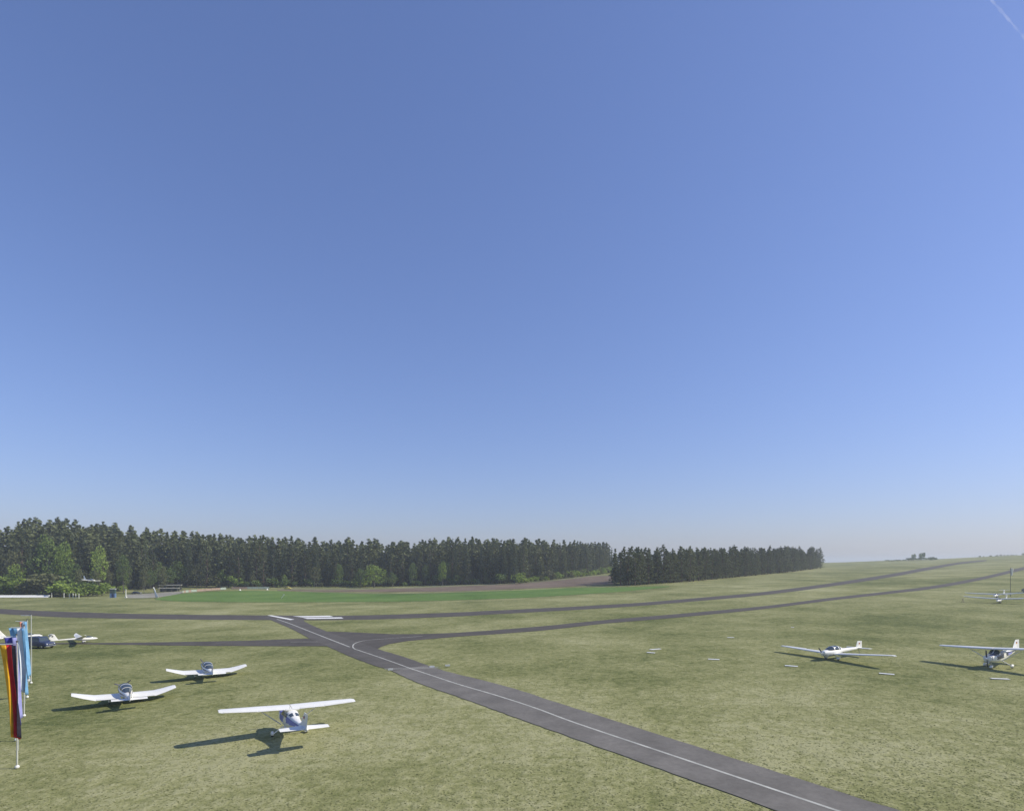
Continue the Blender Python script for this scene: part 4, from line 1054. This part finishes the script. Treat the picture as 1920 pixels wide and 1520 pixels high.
# sloping marker stick in the crop and two white stones
x, y = STICK[0]
t = empty('marker_stick', on_ground(x, y), 0, 'short white slanting marker stick in the green crop field', 'marker')
MB().tube((-.1, 0, 0), (1.0, 0, 1.45), .09, .07, 8).done('shaft', M['white'], t, True); MB().box((1.02, 0, 1.5), (.5, .08, .3)).done('plate', M['offw'], t)
for (x, y), lab in zip(DOTS, ('small white marker cone before the orange boards', 'small white marker cone at the right end of the grey-green boards')):
    t = empty('marker_cone', on_ground(x, y), 0, lab, 'marker cone'); MB().loft([ring(0, 0, .01, .01, .01)] and [[(.5 * r * math.cos(6.283 * i / 10), .5 * r * math.sin(6.283 * i / 10), z) for i in range(10)] for (r, z) in ((1, .06), (.55, .4), (.15, .85))]).done('cone', M['white'], t, True)
    MB().box((0, 0, .04), (1.1, 1.1, .07)).done('base', M['offw'], t)
# aeroplane passing low over the thicket
t = small_plane(-180, 262, -14, 'small white airplane low above the bushes in front of the dark wood')
t.location = (-184.5, 257, 4.4); t.rotation_euler = (R(-4), R(2), R(-16))

# ------------------------------------------------------------------ turf: short uneven tufts on the near airfield
def inside(px, py, poly):
    c = np.zeros(len(px), bool); n = len(poly)
    for i in range(n):
        x0, y0 = poly[i]; x1, y1 = poly[i - 1]
        if y0 == y1: continue
        k = ((y0 > py) != (y1 > py)) & (px < (x1 - x0) * (py - y0) / (y1 - y0) + x0); c ^= k
    return c
NT = 190000
yy = 26 + 140 * rng.random(NT) ** 1.5; xx = (rng.random(NT) * 2 - 1) * yy * .95
bad = np.zeros(NT, bool)
for a, b in ((RUN_T, RUN_B), (TAXL_T, TAXL_B), (TAXR_T, TAXR_B), (CON_L, CON_R)): bad |= inside(xx, yy, list(a) + list(b)[::-1])
keep = ~bad
xx, yy = xx[keep], yy[keep]; n = len(xx)
zz = np.array([gz(a, b) for a, b in zip(xx, yy)])
an = rng.random(n) * 6.283; w = .03 + .06 * rng.random(n); h = .010 + .026 * rng.random(n) ** 2
ca, sa = np.cos(an) * w, np.sin(an) * w; lx, ly = rng.normal(size=n) * .03, rng.normal(size=n) * .03
V_ = np.empty((n, 4, 3)); V_[:, 0] = np.stack([xx - ca, yy - sa, zz + .0], 1); V_[:, 1] = np.stack([xx + ca, yy + sa, zz + .0], 1)
V_[:, 2] = np.stack([xx + ca * .6 + lx, yy + sa * .6 + ly, zz + h], 1); V_[:, 3] = np.stack([xx - ca * .7 + lx, yy - sa * .7 + ly, zz + h * .7], 1)
TURF = foliage_mat('turf_blades', (.15, .17, .055), (.36, .36, .19), .4)
o = link('grass_tufts', card_mesh('grass_tufts', V_.reshape(-1, 3), TURF)); tag(o, kind='stuff')
print('tufts', n)

# ------------------------------------------------------------------ high contrail
CT = bpy.data.materials.new('ice_trail'); CT.use_nodes = True
nt = CT.node_tree; tr = nt.nodes.new('ShaderNodeBsdfTransparent'); ms = nt.nodes.new('ShaderNodeMixShader'); nz = nt.nodes.new('ShaderNodeTexNoise'); tc = nt.nodes.new('ShaderNodeTexCoord')
nz.inputs['Scale'].default_value = .004; nt.links.new(tc.outputs['Object'], nz.inputs['Vector'])
mr = nt.nodes.new('ShaderNodeMapRange'); mr.inputs[1].default_value = .35; mr.inputs[2].default_value = .7; mr.inputs[3].default_value = .02; mr.inputs[4].default_value = .13
nt.links.new(nz.outputs[0], mr.inputs[0]); nt.links.new(mr.outputs[0], ms.inputs[0])
nt.nodes.remove(nt.nodes['Principled BSDF']); b = nt.nodes.new('ShaderNodeBsdfTranslucent'); b.inputs[0].default_value = (.95, .95, .95, 1)
nt.links.new(tr.outputs[0], ms.inputs[1]); nt.links.new(b.outputs[0], ms.inputs[2]); nt.links.new(ms.outputs[0], nt.nodes['Material Output'].inputs[0])
A_, B_ = Vector((6300, 8550, 9000)), Vector((10600, 11150, 9000)); t_ = MB(); rr = []
for k in range(61):
    c = A_.lerp(B_, k / 60); r = 15 + 5 * math.sin(k * 1.7) + 3 * math.sin(k * .6); d = (B_ - A_).normalized(); u = d.orthogonal().normalized(); w = d.cross(u)
    rr.append([c + u * r * math.cos(6.283 * i / 10) + w * r * math.sin(6.283 * i / 10) for i in range(10)])
o = t_.loft([[tuple(p) for p in q] for q in rr]).done('contrail', CT, None, True)
tag(o, 'thin faint white contrail crossing the top right corner of the sky', 'contrail')

# ------------------------------------------------------------------ the air
HZ = bpy.data.materials.new('haze_air'); HZ.use_nodes = True
nt = HZ.node_tree; nt.nodes.remove(nt.nodes['Principled BSDF'])
pv = nt.nodes.new('ShaderNodeVolumePrincipled'); pv.inputs['Color'].default_value = (.86, .93, .95, 1); pv.inputs['Density'].default_value = HAZE; pv.inputs['Anisotropy'].default_value = .2
nt.links.new(pv.outputs[0], nt.nodes['Material Output'].inputs['Volume'])
o = MB().box((0, 3200, 19.5), (14400, 8000, 73)).done('haze', HZ); tag(o, kind='stuff')
